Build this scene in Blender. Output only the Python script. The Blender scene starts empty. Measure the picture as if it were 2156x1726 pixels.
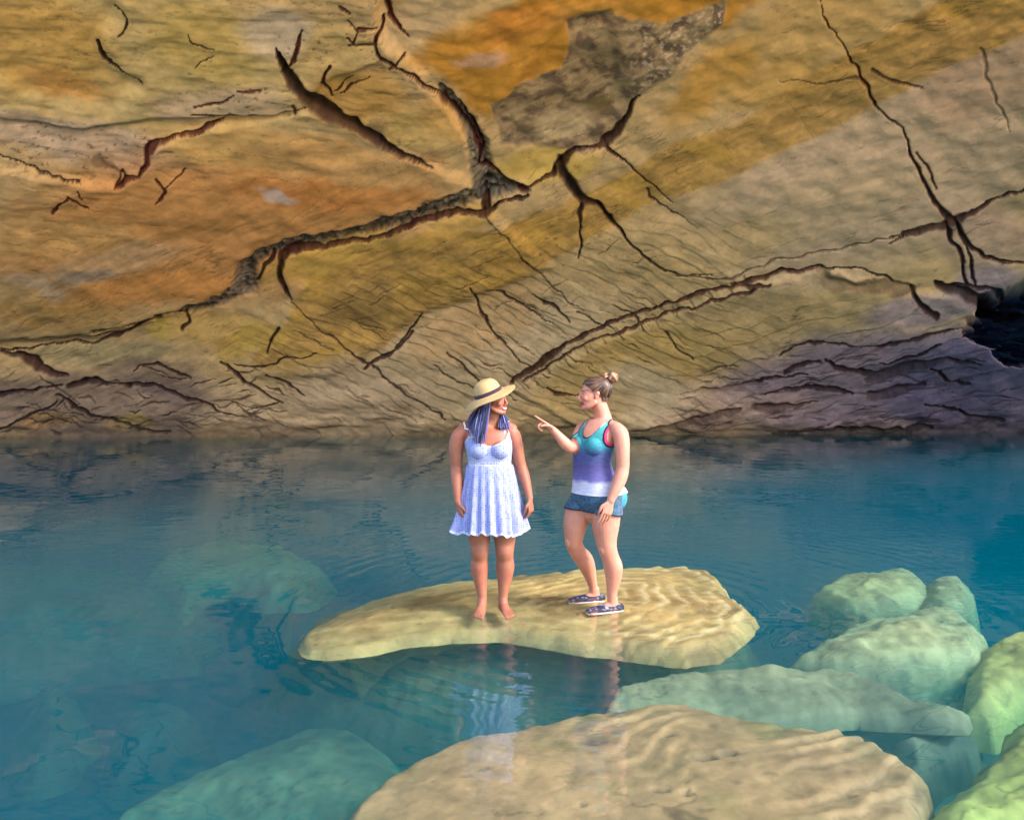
import bpy, math, random
import numpy as np
from mathutils import Vector, Matrix
from mathutils.bvhtree import BVHTree

random.seed(7)
RNG = np.random.RandomState(7)
R = math.radians
scene = bpy.context.scene
col = scene.collection

# ------------------------------------------------------------------ camera, sky, sun, exposure
# the photograph was measured on a 2156 x 1726 print of it; these are its own constants
F, CX, HZ, H = 1725.0, 1078.0, 770.0, 1.757        # focal length, centre column, horizon row (px), eye height (m)

cam_d = bpy.data.cameras.new('camera')
cam = bpy.data.objects.new('camera', cam_d)
col.objects.link(cam)
cam.location = (0, 0, H)
cam.rotation_euler = (R(90), 0, 0)
cam_d.sensor_fit = 'HORIZONTAL'
cam_d.sensor_width = 36.0
cam_d.lens = 36.0 * F / 2156.0
cam_d.shift_y = -(863.0 - HZ) / 2156.0
cam_d.clip_start = 0.05
cam_d.clip_end = 500
scene.camera = cam

SUN_EL, SUN_AZ = R(38), R(118)                      # azimuth from +Y towards +X
world = bpy.data.worlds.new('World')
scene.world = world
world.use_nodes = True
wn = world.node_tree
bg = wn.nodes['Background']
sky = wn.nodes.new('ShaderNodeTexSky')
sky.sky_type = 'NISHITA'
sky.sun_disc = False
sky.sun_elevation = SUN_EL
sky.sun_rotation = SUN_AZ
sky.air_density = 1.0
sky.dust_density = 1.5
wn.links.new(sky.outputs[0], bg.inputs[0])
bg.inputs[1].default_value = 0.15

sun_d = bpy.data.lights.new('sun', 'SUN')
sun = bpy.data.objects.new('sun', sun_d)
col.objects.link(sun)
sun_d.energy = 1.2
sun_d.angle = R(14)
sun_d.color = (1.0, 0.93, 0.84)
sdir = Vector((math.sin(SUN_AZ) * math.cos(SUN_EL), math.cos(SUN_AZ) * math.cos(SUN_EL), math.sin(SUN_EL)))
sun.rotation_euler = sdir.to_track_quat('Z', 'Y').to_euler()
sun.location = sdir * 60

scene.view_settings.view_transform = 'Standard'
scene.view_settings.look = 'None'
scene.view_settings.gamma = 1.0
scene.view_settings.exposure = 2.05
scene.cycles.use_denoising = True
scene.cycles.max_bounces = 10
scene.cycles.diffuse_bounces = 5
scene.cycles.glossy_bounces = 4
scene.cycles.volume_bounces = 3
scene.cycles.transparent_max_bounces = 12
scene.cycles.caustics_reflective = False
scene.cycles.caustics_refractive = False
scene.cycles.sample_clamp_indirect = 6.0

# ------------------------------------------------------------------ helpers
def lin(c):
    c = np.asarray(c, float) / 255.0
    return np.where(c <= 0.04045, c / 12.92, ((c + 0.055) / 1.055) ** 2.4)

_perm = RNG.permutation(512).astype(np.int64)
_vals = RNG.rand(512) * 2 - 1

def vnoise(x, y, z=None, seed=0):
    if z is None: z = np.zeros_like(x)
    xi, yi, zi = np.floor(x), np.floor(y), np.floor(z)
    fx, fy, fz = x - xi, y - yi, z - zi
    xi, yi, zi = xi.astype(np.int64) + seed * 57, yi.astype(np.int64) + seed * 131, zi.astype(np.int64)
    u, v, w = fx * fx * fx * (fx * (fx * 6 - 15) + 10), fy * fy * fy * (fy * (fy * 6 - 15) + 10), fz * fz * (3 - 2 * fz)
    def h(a, b, c):
        return _vals[_perm[(_perm[(_perm[a & 511] + b) & 511] + c) & 511]]
    flat = not np.any(fz)
    if flat:                                             # gradient noise in the plane
        def g(a, b, dx, dy):
            t = (_perm[(_perm[a & 511] + b) & 511]) * (2 * np.pi / 512)
            return np.cos(t) * dx + np.sin(t) * dy
        a = g(xi, yi, fx, fy) * (1 - u) + g(xi + 1, yi, fx - 1, fy) * u
        b = g(xi, yi + 1, fx, fy - 1) * (1 - u) + g(xi + 1, yi + 1, fx - 1, fy - 1) * u
        return 1.45 * (a * (1 - v) + b * v)
    def plane(c):
        a = h(xi, yi, c) * (1 - u) + h(xi + 1, yi, c) * u
        b = h(xi, yi + 1, c) * (1 - u) + h(xi + 1, yi + 1, c) * u
        return a * (1 - v) + b * v
    p0 = plane(zi)
    if flat: return p0
    return p0 * (1 - w) + plane(zi + 1) * w

def fbm(x, y, z=None, octaves=4, seed=0, gain=0.5):
    s, a, t = 0.0, 1.0, 0.0
    for k in range(octaves):
        f = 2.03 ** k
        c_, s_ = math.cos(k * 0.5), math.sin(k * 0.5)
        s = s + a * vnoise((x * c_ - y * s_) * f + 17.3 * k + .37, (x * s_ + y * c_) * f - 9.1 * k + .61, None if z is None else z * f, seed + k)
        t += a
        a *= gain
    return s / t

def ridged(x, y, octaves=4, seed=0):
    s, a, t = 0.0, 1.0, 0.0
    for k in range(octaves):
        f = 2.1 ** k
        s = s + a * (1 - np.abs(vnoise(x * f + 5.7 * k, y * f + 3.1 * k, None, seed + k)) * 2)
        t += a
        a *= 0.5
    return s / t

def sstep(a, b, x):
    t = np.clip((x - a) / (b - a), 0, 1)
    return t * t * (3 - 2 * t)

def lay(px, py, z=0.0):
    """the point at height z that lies on the line of sight of a traced photo point"""
    Y = (H - z) * F / (py - HZ)
    return ((px - CX) * Y / F, Y, z)

def poly_sd(x, y, poly):
    """signed distance to a polygon, positive inside"""
    P = np.asarray(poly, float)
    d = np.full(x.shape, 1e9)
    inside = np.zeros(x.shape, bool)
    n = len(P)
    for i in range(n):
        ax, ay = P[i]; bx, by = P[(i + 1) % n]
        ex, ey = bx - ax, by - ay
        t = np.clip(((x - ax) * ex + (y - ay) * ey) / (ex * ex + ey * ey + 1e-12), 0, 1)
        d = np.minimum(d, np.hypot(x - ax - t * ex, y - ay - t * ey))
        c = ((ay > y) != (by > y))
        with np.errstate(divide='ignore', invalid='ignore'):
            xc = (bx - ax) * (y - ay) / (by - ay) + ax
        inside ^= c & (x < xc)
    return np.where(inside, d, -d)

def line_rel(x, y, pts, reach=5.0):
    """distance to a polyline of varying width, in units of the half width"""
    out = np.full(x.shape, 99.0)
    P = np.asarray(pts, float)
    m = P[:, 2].max() * reach
    idx = np.nonzero((x > P[:, 0].min() - m) & (x < P[:, 0].max() + m) & (y > P[:, 1].min() - m) & (y < P[:, 1].max() + m))[0]
    if len(idx) == 0: return out
    X, Y = x[idx], y[idx]
    best = np.full(len(idx), 99.0)
    for (ax, ay, aw), (bx, by, bw) in zip(P[:-1], P[1:]):
        ex, ey = bx - ax, by - ay
        t = np.clip(((X - ax) * ex + (Y - ay) * ey) / (ex * ex + ey * ey + 1e-9), 0, 1)
        d = np.hypot(X - ax - t * ex, Y - ay - t * ey)
        best = np.minimum(best, d / np.maximum(0.5 * (aw + t * (bw - aw)), 0.4))
    out[idx] = best
    return out

def mesh_np(name, verts, faces, colors=None, smooth=True):
    me = bpy.data.meshes.new(name)
    verts = np.asarray(verts, np.float32)
    if isinstance(faces, np.ndarray):
        k = faces.shape[1]
        me.vertices.add(len(verts)); me.vertices.foreach_set('co', verts.ravel())
        me.loops.add(faces.size); me.loops.foreach_set('vertex_index', faces.astype(np.int32).ravel())
        me.polygons.add(len(faces))
        me.polygons.foreach_set('loop_start', np.arange(0, faces.size, k, dtype=np.int32))
        me.update(calc_edges=True)
        me.validate()
    else:
        me.from_pydata([tuple(v) for v in verts], [], faces)
        me.update()
    if smooth:
        me.polygons.foreach_set('use_smooth', np.ones(len(me.polygons), bool))
    if colors is not None: paint(me, colors)
    return me

def paint(me, colors):
    c = np.ones((len(me.vertices), 4), np.float32)
    c[:, :3] = colors
    at = me.attributes.get('tone') or me.attributes.new('tone', 'FLOAT_COLOR', 'POINT')
    at.data.foreach_set('color', c.ravel())

def link(name, me, mat=None, parent=None, loc=None):
    o = bpy.data.objects.new(name, me)
    col.objects.link(o)
    if mat: me.materials.append(mat)
    if parent: o.parent = parent
    if loc is not None: o.location = loc
    return o

def tag(o, label=None, cat=None, group=None, kind=None):
    if label: o['label'] = label
    if cat: o['category'] = cat
    if group: o['group'] = group
    if kind: o['kind'] = kind
    return o

def grid_faces(nu, nv):
    i = np.arange(nu * nv).reshape(nv, nu)
    return np.stack([i[:-1, :-1], i[:-1, 1:], i[1:, 1:], i[1:, :-1]], -1).reshape(-1, 4)

def coords(me):
    v = np.empty(len(me.vertices) * 3, np.float32); me.vertices.foreach_get('co', v)
    return v.reshape(-1, 3).astype(float)

def normals(me):
    v = np.empty(len(me.vertices) * 3, np.float32); me.vertices.foreach_get('normal', v)
    return v.reshape(-1, 3).astype(float)

# ------------------------------------------------------------------ materials
def tone_mat(name, rough=0.8, var=0.25, scale=6.0, bump=0.3, bump_scale=30.0, bump_dist=0.02, spec=0.3, sss=0.0, stretch=(1, 1, 1), sheen=0.0):
    m = bpy.data.materials.new(name); m.use_nodes = True
    nt = m.node_tree; N = nt.nodes; L = nt.links
    b = N['Principled BSDF']
    at = N.new('ShaderNodeAttribute'); at.attribute_name = 'tone'
    tc = N.new('ShaderNodeTexCoord')
    mp = N.new('ShaderNodeMapping'); mp.inputs['Scale'].default_value = stretch
    L.new(tc.outputs['Object'], mp.inputs[0])
    n1 = N.new('ShaderNodeTexNoise'); n1.inputs['Scale'].default_value = scale; n1.inputs['Detail'].default_value = 8; n1.inputs['Roughness'].default_value = 0.65
    L.new(mp.outputs[0], n1.inputs[0])
    mr = N.new('ShaderNodeMapRange'); mr.inputs[1].default_value = 0.25; mr.inputs[2].default_value = 0.75
    mr.inputs[3].default_value = 1 - var; mr.inputs[4].default_value = 1 + var
    L.new(n1.outputs[0], mr.inputs[0])
    mx = N.new('ShaderNodeMix'); mx.data_type = 'RGBA'; mx.blend_type = 'MULTIPLY'; mx.inputs[0].default_value = 1.0
    L.new(at.outputs['Color'], mx.inputs[6]); L.new(mr.outputs[0], mx.inputs[7])
    L.new(mx.outputs[2], b.inputs['Base Color'])
    b.inputs['Roughness'].default_value = rough
    b.inputs['Specular IOR Level'].default_value = spec
    if sss:
        b.inputs['Subsurface Weight'].default_value = sss
        b.inputs['Subsurface Radius'].default_value = (0.012, 0.004, 0.002)
        b.inputs['Subsurface Scale'].default_value = 1.0
    if sheen: b.inputs['Sheen Weight'].default_value = sheen
    if bump:
        n2 = N.new('ShaderNodeTexNoise'); n2.inputs['Scale'].default_value = bump_scale; n2.inputs['Detail'].default_value = 6
        L.new(mp.outputs[0], n2.inputs[0])
        bp = N.new('ShaderNodeBump'); bp.inputs['Strength'].default_value = bump; bp.inputs['Distance'].default_value = bump_dist
        L.new(n2.outputs[0], bp.inputs['Height']); L.new(bp.outputs[0], b.inputs['Normal'])
    return m

ROCK = tone_mat('cave_rock', 0.85, 0.24, 4.0, 0.4, 11.0, 0.016, 0.2)
STONE = tone_mat('wet_stone', 0.7, 0.42, 3.5, 0.4, 22.0, 0.015, 0.3)
SAND = tone_mat('sand', 0.9, 0.12, 3.0, 0.4, 40.0, 0.01, 0.2)

# ------------------------------------------------------------------ the cave: one overhanging rock face
def build_cave():
    NU, NV = 1180, 620
    prof = np.array([(23.0, -3.2), (21.6, -1.0), (21.0, 0.0), (19.9, 1.3), (18.2, 2.95), (16.2, 4.6), (14.0, 6.1), (11.8, 7.35), (10.2, 8.15), (8.4, 8.8), (4.0, 9.7)])  # last point runs the roof on, out of view, to shade the far water
    s = np.r_[0, np.cumsum(np.hypot(*np.diff(prof, axis=0).T))]
    # most rows where the face is seen
    tt = np.r_[np.linspace(0, s[2] - 0.06, 26)[:-1], np.linspace(s[2] - 0.06, s[-3], NV - 60), np.linspace(s[-3], s[-1], 36)[1:]]
    NV = len(tt)
    py = np.interp(tt, s, prof[:, 0]); pz = np.interp(tt, s, prof[:, 1])
    for _ in range(30):
        py[1:-1] = 0.25 * py[:-2] + 0.5 * py[1:-1] + 0.25 * py[2:]
        pz[1:-1] = 0.25 * pz[:-2] + 0.5 * pz[1:-1] + 0.25 * pz[2:]
    u = np.linspace(-1.22, 1.22, NU)
    u = np.sign(u) * np.where(np.abs(u) < 1.05, np.abs(u), 1.05 + (np.abs(u) - 1.05) * 2.4)
    U, J = np.meshgrid(u, np.arange(NV))
    Yb, Z = py[J], pz[J]
    fade = np.clip((Z + 0.5) / 4.0, 0, 1)
    Y = Yb + 1.0 * U * (1 - 0.8 * fade) - 0.9 * np.abs(U) ** 3 * fade
    X = U * 0.625 * (Y + 0.6)
    X, Y, Z = X.ravel(), Y.ravel(), Z.ravel()
    # slow swell of the rock mass
    sw = 0.55 * fbm(X * 0.16, Y * 0.16 + 4, Z * 0.2, 3, 3) * np.clip(Z, 0, 1)
    Y = Y - 0.8 * sw; Z = Z - 0.6 * sw * np.clip(Z, 0, 1)
    Zs = np.maximum(Z, 0.001)
    px = CX + F * X / Y; pyx = HZ - F * (Z - H) / Y          # where the tracing of the face falls on it
    # base surface normal
    G = np.stack([X, Y, Z], -1).reshape(NV, NU, 3)
    du = np.gradient(G, axis=1); dv = np.gradient(G, axis=0)
    n = np.cross(du, dv); n /= np.linalg.norm(n, axis=-1, keepdims=True) + 1e-9
    n = n.reshape(-1, 3)
    n *= np.where(n[:, 1:2] > 0, -1, 1)                      # out of the rock, to the pool
    # jagged edges
    wx = px + 9 * fbm(px / 42, pyx / 42, None, 2, 11) + 2.0 * fbm(px / 9, pyx / 9, None, 2, 12)
    wy = pyx + 9 * fbm(px / 42, pyx / 42, None, 2, 13) + 2.0 * fbm(px / 9, pyx / 9, None, 2, 14)
    bx = px + 38 * fbm(px / 150, pyx / 150, None, 3, 21) + 12 * fbm(px / 40, pyx / 40, None, 3, 22)
    by = pyx + 26 * fbm(px / 150, pyx / 150, None, 3, 23) + 9 * fbm(px / 40, pyx / 40, None, 3, 24)

    C = np.zeros((len(px), 3)); C[:] = lin((176, 148, 98))
    def mix(c, w):
        w = np.clip(w, 0, 1)[:, None]
        C[:] = C * (1 - w) + lin(c) * w
    def blob(cx, cy, rx, ry, c, k=0.8, rot=0.0):
        a = R(rot); dx, dy = bx - cx, by - cy
        q = np.hypot((dx * math.cos(a) + dy * math.sin(a)) / rx, (-dx * math.sin(a) + dy * math.cos(a)) / ry)
        mix(c, k * (1 - sstep(0.55, 1.15, q)))
    # broad kinds of rock
    blob(300, 120, 460, 190, (196, 172, 108), .8)
    blob(90, 90, 190, 130, (168, 134, 68), .85, 20)
    blob(150, 175, 110, 40, (190, 138, 70), .6, 25)
    blob(430, 70, 130, 90, (208, 178, 96), .7, 35)
    blob(590, 50, 90, 70, (200, 182, 152), .7)
    blob(220, 215, 190, 26, (216, 192, 128), .7, 8)
    blob(150, 290, 260, 62, (158, 138, 112), .85, 12)
    blob(470, 205, 170, 46, (176, 152, 118), .8, -4)
    blob(430, 470, 560, 180, (180, 126, 66), .85, -4)
    blob(560, 300, 240, 50, (190, 152, 84), .75, 4)
    blob(740, 330, 260, 60, (188, 146, 88), .7, 10)
    blob(700, 395, 250, 34, (196, 132, 66), .75, 3)
    blob(120, 480, 200, 60, (176, 140, 82), .7, 5)
    blob(250, 540, 170, 40, (150, 124, 88), .7, -12)
    blob(330, 600, 220, 34, (186, 128, 62), .7, -6)
    blob(120, 650, 190, 40, (160, 122, 62), .7)
    blob(590, 395, 60, 16, (180, 168, 156), .7, 5)
    blob(200, 570, 70, 20, (120, 112, 96), .6)
    blob(90, 590, 90, 20, (178, 160, 130), .5, 12)
    blob(760, 200, 120, 70, (196, 150, 74), .8, 20)
    blob(700, 90, 80, 60, (176, 150, 92), .7)
    blob(900, 40, 110, 60, (190, 164, 118), .8, -25)
    blob(830, 265, 70, 36, (140, 116, 72), .8, 25)
    blob(880, 270, 80, 40, (186, 154, 84), .6, 35)
    g = poly_sd(bx, by, [(840, 130), (960, 60), (1080, 10), (1130, -60), (1680, -60), (1560, 30), (1480, 70), (1260, 200), (1190, 235), (1060, 262), (1010, 250), (930, 175)])
    mix((222, 158, 58), 0.95 * sstep(-14, 26, g))
    blob(1230, 30, 130, 30, (228, 168, 84), .5, -10)
    blob(1080, 60, 90, 40, (226, 146, 62), .5, -20)
    blob(1010, 120, 70, 18, (196, 160, 132), .7, -4)
    blob(1150, 350, 120, 40, (184, 154, 72), .8, -12)
    blob(930, 250, 70, 40, (196, 150, 74), .6, 40)
    # dark grey crust of the roof
    g = poly_sd(wx * .6 + bx * .4, wy * .6 + by * .4, [(1185, 45), (1270, 25), (1400, 45), (1535, -10), (1520, 50), (1400, 165), (1335, 215), (1300, 290), (1230, 325), (1060, 315), (1035, 225), (1100, 180), (1180, 150), (1200, 90)])
    mix((118, 100, 72), 0.95 * sstep(-5, 8, g))
    crust = sstep(0, 10, g)
    q = fbm(bx / 34, by / 26, None, 2, 31)
    mix((146, 124, 86), 0.85 * crust * sstep(0.02, 0.10, q))
    mix((92, 76, 58), 0.85 * crust * (1 - sstep(-0.22, -0.12, q)))
    gr = sstep(1280, 1400, px) * crust * (1 - sstep(190, 260, pyx))
    mix((178, 158, 128), 0.8 * gr * sstep(0.05, 0.35, fbm(px / 12, pyx / 9, None, 2, 33)))
    blob(1255, 235, 46, 26, (108, 88, 50), .8)
    blob(1190, 270, 80, 34, (166, 146, 104), .6, -20)
    # pale right side of the roof
    blob(1900, 330, 520, 220, (192, 166, 130), .9, -24)
    blob(1720, 60, 200, 80, (206, 168, 98), .8, -15)
    blob(1500, 170, 140, 60, (198, 150, 66), .8, -45)
    blob(1620, 180, 120, 50, (196, 154, 78), .7, -20)
    blob(2060, 150, 160, 120, (184, 150, 116), .7, -25)
    blob(1700, 450, 320, 80, (176, 152, 112), .7, -18)
    blob(2080, 500, 120, 70, (162, 134, 110), .7)
    blob(1500, 530, 200, 60, (178, 150, 96), .6, -20)
    # darker band crossing the face
    g = poly_sd(px * .6 + bx * .4, pyx * .6 + by * .4, [(2300, -110), (1950, 15), (1800, 100), (1650, 190), (1560, 262), (1420, 300), (1350, 350), (1180, 430), (1060, 470), (900, 480), (640, 560), (610, 660), (520, 770), (690, 800), (800, 745), (890, 660), (1010, 622), (1150, 560), (1290, 482), (1400, 425), (1560, 365), (1700, 300), (1850, 225), (2000, 140), (2300, 20)])
    mix((150, 116, 54), 0.85 * sstep(-7, 12, g))
    mix((178, 140, 62), 0.6 * sstep(0, 12, g) * sstep(0.05, 0.35, fbm((px + 2 * pyx) / 260, (pyx * 2 - px) / 150, None, 3, 41)))
    mix((118, 92, 48), 0.6 * sstep(0, 12, g) * sstep(0.1, 0.4, fbm((px * .9 - .45 * pyx) / 170, (pyx * .9 + px * .45) / 40, None, 3, 42)))
    blob(700, 530, 170, 36, (198, 160, 74), .8, -18)
    blob(960, 465, 120, 26, (190, 150, 70), .7, -22)
    blob(1090, 520, 120, 50, (158, 122, 56), .6, -25)
    blob(760, 640, 90, 50, (120, 96, 52), .7, -20)
    blob(900, 600, 90, 40, (146, 116, 52), .6, -25)
    blob(440, 690, 150, 50, (172, 140, 76), .85, 8)
    blob(520, 720, 100, 40, (168, 138, 62), .8, -15)
    blob(330, 690, 34, 34, (190, 162, 76), .8)
    blob(200, 740, 180, 34, (140, 126, 86), .8)
    blob(640, 770, 90, 24, (168, 134, 58), .7, -25)
    # bedding slabs low on the face
    blob(960, 780, 420, 130, (190, 166, 122), .8, -20)
    blob(1000, 680, 170, 60, (190, 152, 98), .6, -25)
    blob(760, 830, 200, 70, (176, 152, 116), .7, 10)
    blob(560, 860, 190, 60, (168, 144, 108), .7, 10)
    blob(1350, 760, 260, 80, (190, 156, 84), .7, -12)
    blob(1340, 830, 130, 70, (244, 216, 160), .95)  # warm glow low on the wall, painted into the rock colour
    blob(1240, 840, 120, 60, (192, 160, 98), .7)
    blob(1620, 690, 200, 60, (176, 146, 92), .6, -20)
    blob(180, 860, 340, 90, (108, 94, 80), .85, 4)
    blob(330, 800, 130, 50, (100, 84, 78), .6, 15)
    blob(110, 895, 70, 20, (156, 122, 70), .6)
    blob(270, 900, 70, 20, (140, 118, 58), .6)
    # mauve tint to the right: blue skylight put into the rock colour
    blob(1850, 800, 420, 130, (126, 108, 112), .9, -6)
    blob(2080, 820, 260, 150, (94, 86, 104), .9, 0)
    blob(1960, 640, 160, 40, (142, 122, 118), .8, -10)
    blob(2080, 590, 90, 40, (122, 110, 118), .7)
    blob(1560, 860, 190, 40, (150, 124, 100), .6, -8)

    # bedding grain
    def grain(ang, along, across, seed, oct=3):
        a = R(ang); lx = px * math.cos(a) + pyx * math.sin(a); ly = -px * math.sin(a) + pyx * math.cos(a)
        lx = lx + 0.0; ly = ly + 8 * fbm(px / 120, pyx / 120, None, 2, seed + 40)
        return fbm(lx / along, ly / across, None, oct, seed)
    mL = (1 - sstep(430, 700, pyx + 0.35 * px)) * (1 - sstep(900, 1050, px))
    mM = sstep(470, 640, pyx + 0.18 * (px - 1000)) * sstep(420, 640, px) * (1 - sstep(1420, 1750, px))
    mR = sstep(1350, 1650, px)
    rest = np.clip(1 - mL - mM - mR, 0, 1)
    gL, gM, gR, gB = grain(6, 120, 10, 51), grain(24, 150, 11, 52), grain(-16, 170, 13, 53), grain(-24, 120, 10, 54)
    Gr = gL * mL + gM * mM * 1.25 + gR * mR * 0.75 + gB * rest * 0.8
    fine = fbm(px / 13, pyx / 9, None, 3, 61)
    C *= (1 + 0.42 * Gr + 0.18 * fine)[:, None]
    # scattered pits and flecks
    for cx, cy, rx, ry, k in [(150, 300, 260, 70, .32), (470, 200, 170, 60, .36), (700, 60, 140, 60, .36), (1100, 520, 260, 70, .45), (420, 110, 60, 60, .42)]:
        w = (1 - sstep(0.6, 1.1, np.hypot((px - cx) / rx, (pyx - cy) / ry))) * sstep(k, k + .14, fbm(px / 16, pyx / 9, None, 2, 71))
        mix((86, 58, 44), 0.75 * w)

    D = 0.010 * Gr + 0.005 * fine + 0.06 * fbm(px / 80, pyx / 50, None, 2, 62)      # relief in metres, + towards the pool
    # bedding plates with sharp lower lips in the low middle part
    a = R(24); lyy = -px * math.sin(a) + pyx * math.cos(a) + 16 * fbm(px / 110, pyx / 80, None, 3, 81)
    saw = np.mod(lyy / 26.0 + 1.2 * fbm(px / 230, pyx / 200, None, 2, 82), 1.0)
    D += 0.03 * mM * (saw - 0.5) * (0.5 + 0.5 * fbm(px / 90, pyx / 60, None, 2, 83))
    a = R(-16); lyy = -px * math.sin(a) + pyx * math.cos(a) + 22 * fbm(px / 120, pyx / 80, None, 3, 84)
    saw = np.mod(lyy / 40.0, 1.0)
    D += 0.05 * mR * sstep(600, 760, pyx) * (saw - 0.5)

    # large blocks standing out
    def block(poly, h, soft=10):
        nonlocal D
        g = poly_sd(wx * .4 + px * .6, wy * .4 + pyx * .6, poly)
        D += 0.4 * h * sstep(-1.5 * soft, 1.5 * soft, g)
    block([(-60, 715), (200, 700), (300, 672), (500, 615), (505, 545), (560, 520), (650, 498), (900, 440), (1010, 400), (1005, 300), (930, 200), (840, 110), (800, 60), (800, -200), (-300, -200)], 0.5)
    block([(-60, -60), (240, -60), (255, 20), (205, 70), (235, 120), (300, 165), (240, 220), (120, 190), (-60, 130)], -0.25, 14)
    block([(-80, 230), (180, 260), (330, 240), (600, 232), (640, 215), (560, 240), (400, 268), (320, 300), (300, 345), (250, 385), (-80, 330)], -0.3, 6)
    block([(640, 215), (740, 245), (890, 330), (1010, 380), (1000, 260), (930, 190), (830, 110), (700, 150), (650, 190)], -0.2, 6)
    block([(1020, 410), (1170, 365), (1230, 320), (1280, 310), (1330, 225), (1280, 30), (1190, 45), (1050, 240), (1010, 290)], -0.25, 10)
    block([(1100, 800), (1300, 700), (1540, 610), (1720, 565), (1930, 612), (2060, 620), (2600, 640), (2600, 940), (1300, 940), (1080, 820)], 0.22, 5)
    block([(605, 525), (720, 505), (900, 455), (1030, 440), (1160, 560), (1000, 622), (880, 660), (780, 740), (690, 790), (540, 790), (610, 630), (590, 560)], 0.22, 9)

    C *= 1.9 * np.array([1.08, .94, .97])
    crack = np.zeros(len(px)); red = np.zeros(len(px))
    def fissure(pts, depth=0.3, redness=0.2, k=1.0):
        nonlocal D
        P = [(p[0], p[1], p[2]) for p in pts]
        q = line_rel(wx, wy, P)
        w = (1 - sstep(0.75, 1.4, q))
        np.maximum(crack, k * w, out=crack)
        np.maximum(red, redness * w, out=red)
        wd = max(p[2] for p in P)
        D -= 0.28 * depth * (1 - sstep(0.0, 1.05, q)) * min(1.0, 0.35 + wd / 18)
    def greyband(pts, k=0.9):
        nonlocal D
        q = line_rel(wx, wy, pts)
        w = 1 - sstep(0.6, 1.25, q)
        mix((110, 98, 84), k * w)
        r = ridged(px / 22, pyx / 11, 3, 91)
        mix((176, 164, 146), 0.7 * w * sstep(0.15, 0.5, fbm(px / 16, pyx / 8, None, 3, 92)))
        np.maximum(crack, 0.9 * w * sstep(0.74, 0.9, r), out=crack)
        D -= 0.10 * w - 0.16 * w * fbm(px / 20, pyx / 10, None, 3, 93)
    # crushed grey seam
    greyband([(1080, 405, 20), (1020, 400, 50), (930, 425, 44), (850, 455, 38), (760, 478, 36), (650, 500, 36), (560, 525, 34), (520, 555, 44), (520, 595, 56), (440, 637, 28), (380, 648, 20), (300, 668, 12), (200, 690, 10)])
    greyband([(930, 185, 14), (960, 225, 22), (990, 260, 34), (1005, 310, 44), (1010, 350, 50), (1020, 400, 50)])
    greyband([(1020, 400, 40), (1060, 395, 36), (1110, 400, 14)])
    f = fissure
    f([(590, 98, 12), (602, 132, 20), (632, 172, 30), (662, 203, 38), (700, 226, 28), (745, 246, 24), (792, 280, 20), (840, 308, 14), (884, 328, 8), (912, 341, 3)], .9, .15)
    f([(582, 86, 5), (590, 108, 10)], .3, .8); f([(640, 40, 6), (632, 72, 9), (622, 105, 8), (608, 122, 6)], .3, .7)
    f([(694, 122, 8), (682, 150, 11), (694, 176, 7), (700, 196, 5)], .3, .7); f([(742, 150, 5), (706, 184, 5)], .2, .6); f([(780, 150, 3), (715, 190, 4)], .2, .3)
    f([(638, 211, 5), (590, 228, 5), (520, 232, 8), (460, 232, 10), (412, 227, 7)], .35, .8)
    f([(482, 243, 4), (428, 264, 9), (370, 280, 5), (334, 292, 11), (314, 306, 16), (309, 332, 11), (290, 356, 6), (264, 372, 8), (248, 386, 5)], .4, .75)
    f([(264, 372, 5), (262, 352, 4), (246, 384, 6)], .2, .5); f([(335, 365, 5), (352, 390, 7), (334, 412, 3)], .2, .5); f([(395, 344, 3), (352, 380, 4)], .2, .4)
    f([(112, 430, 6), (144, 396, 5), (186, 422, 3)], .2, .5); f([(165, 388, 4), (172, 400, 4)], .1, .5)
    f([(0, 318, 4), (60, 340, 5), (120, 362, 4), (170, 374, 3)], .3, .1); f([(205, 72, 10), (222, 105, 11), (258, 136, 9), (300, 162, 4)], .3, .1); f([(245, 0, 5), (268, 24, 6), (250, 58, 6)], .2, .1)
    f([(400, 50, 4), (406, 68, 6), (430, 80, 4), (455, 85, 3)], .1, .3); f([(412, 120, 4), (455, 100, 3)], .1, .1)
    f([(510, 172, 6), (530, 176, 8), (552, 176, 5)], .1, .8); f([(415, 203, 4), (470, 200, 6), (500, 186, 3)], .15, .5); f([(618, 205, 7), (624, 222, 5)], .1, .7)
    f([(208, 335, 26), (240, 355, 26), (262, 362, 14)], .1, 0, .45)
    f([(818, -10, 10), (820, 28, 12), (845, 60, 8), (860, 78, 3)], .4, .8); f([(806, 28, 8), (802, 56, 9), (786, 78, 7), (790, 86, 6), (818, 118, 11), (836, 132, 7), (866, 152, 9), (912, 186, 7), (950, 222, 8), (985, 262, 8), (1008, 302, 9), (1012, 348, 8), (1052, 374, 10), (1096, 402, 12), (1110, 404, 8)], .4, .5)
    f([(852, 112, 7), (820, 132, 7)], .2, .6); f([(720, 0, 8), (740, 12, 6)], .2, .8); f([(735, 25, 4), (760, 48, 4), (750, 78, 5), (735, 62, 7)], .2, .7); f([(762, 40, 12), (790, 44, 6)], .2, .7); f([(740, 84, 6), (790, 80, 5)], .2, .6)
    f([(968, 215, 6), (1000, 262, 11), (1015, 300, 8), (1016, 330, 5)], .3, .25)
    f([(1096, 404, 7), (1138, 382, 7), (1168, 366, 8)], .3, .4); f([(1164, 368, 12), (1182, 340, 20), (1212, 322, 9), (1240, 318, 5)], .5, .15)
    f([(1180, 352, 24), (1200, 386, 22), (1226, 416, 20), (1260, 430, 12), (1284, 458, 12), (1316, 500, 8), (1356, 540, 7), (1400, 570, 6), (1440, 580, 4), (1500, 580, 3)], .6, .1)
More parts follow.
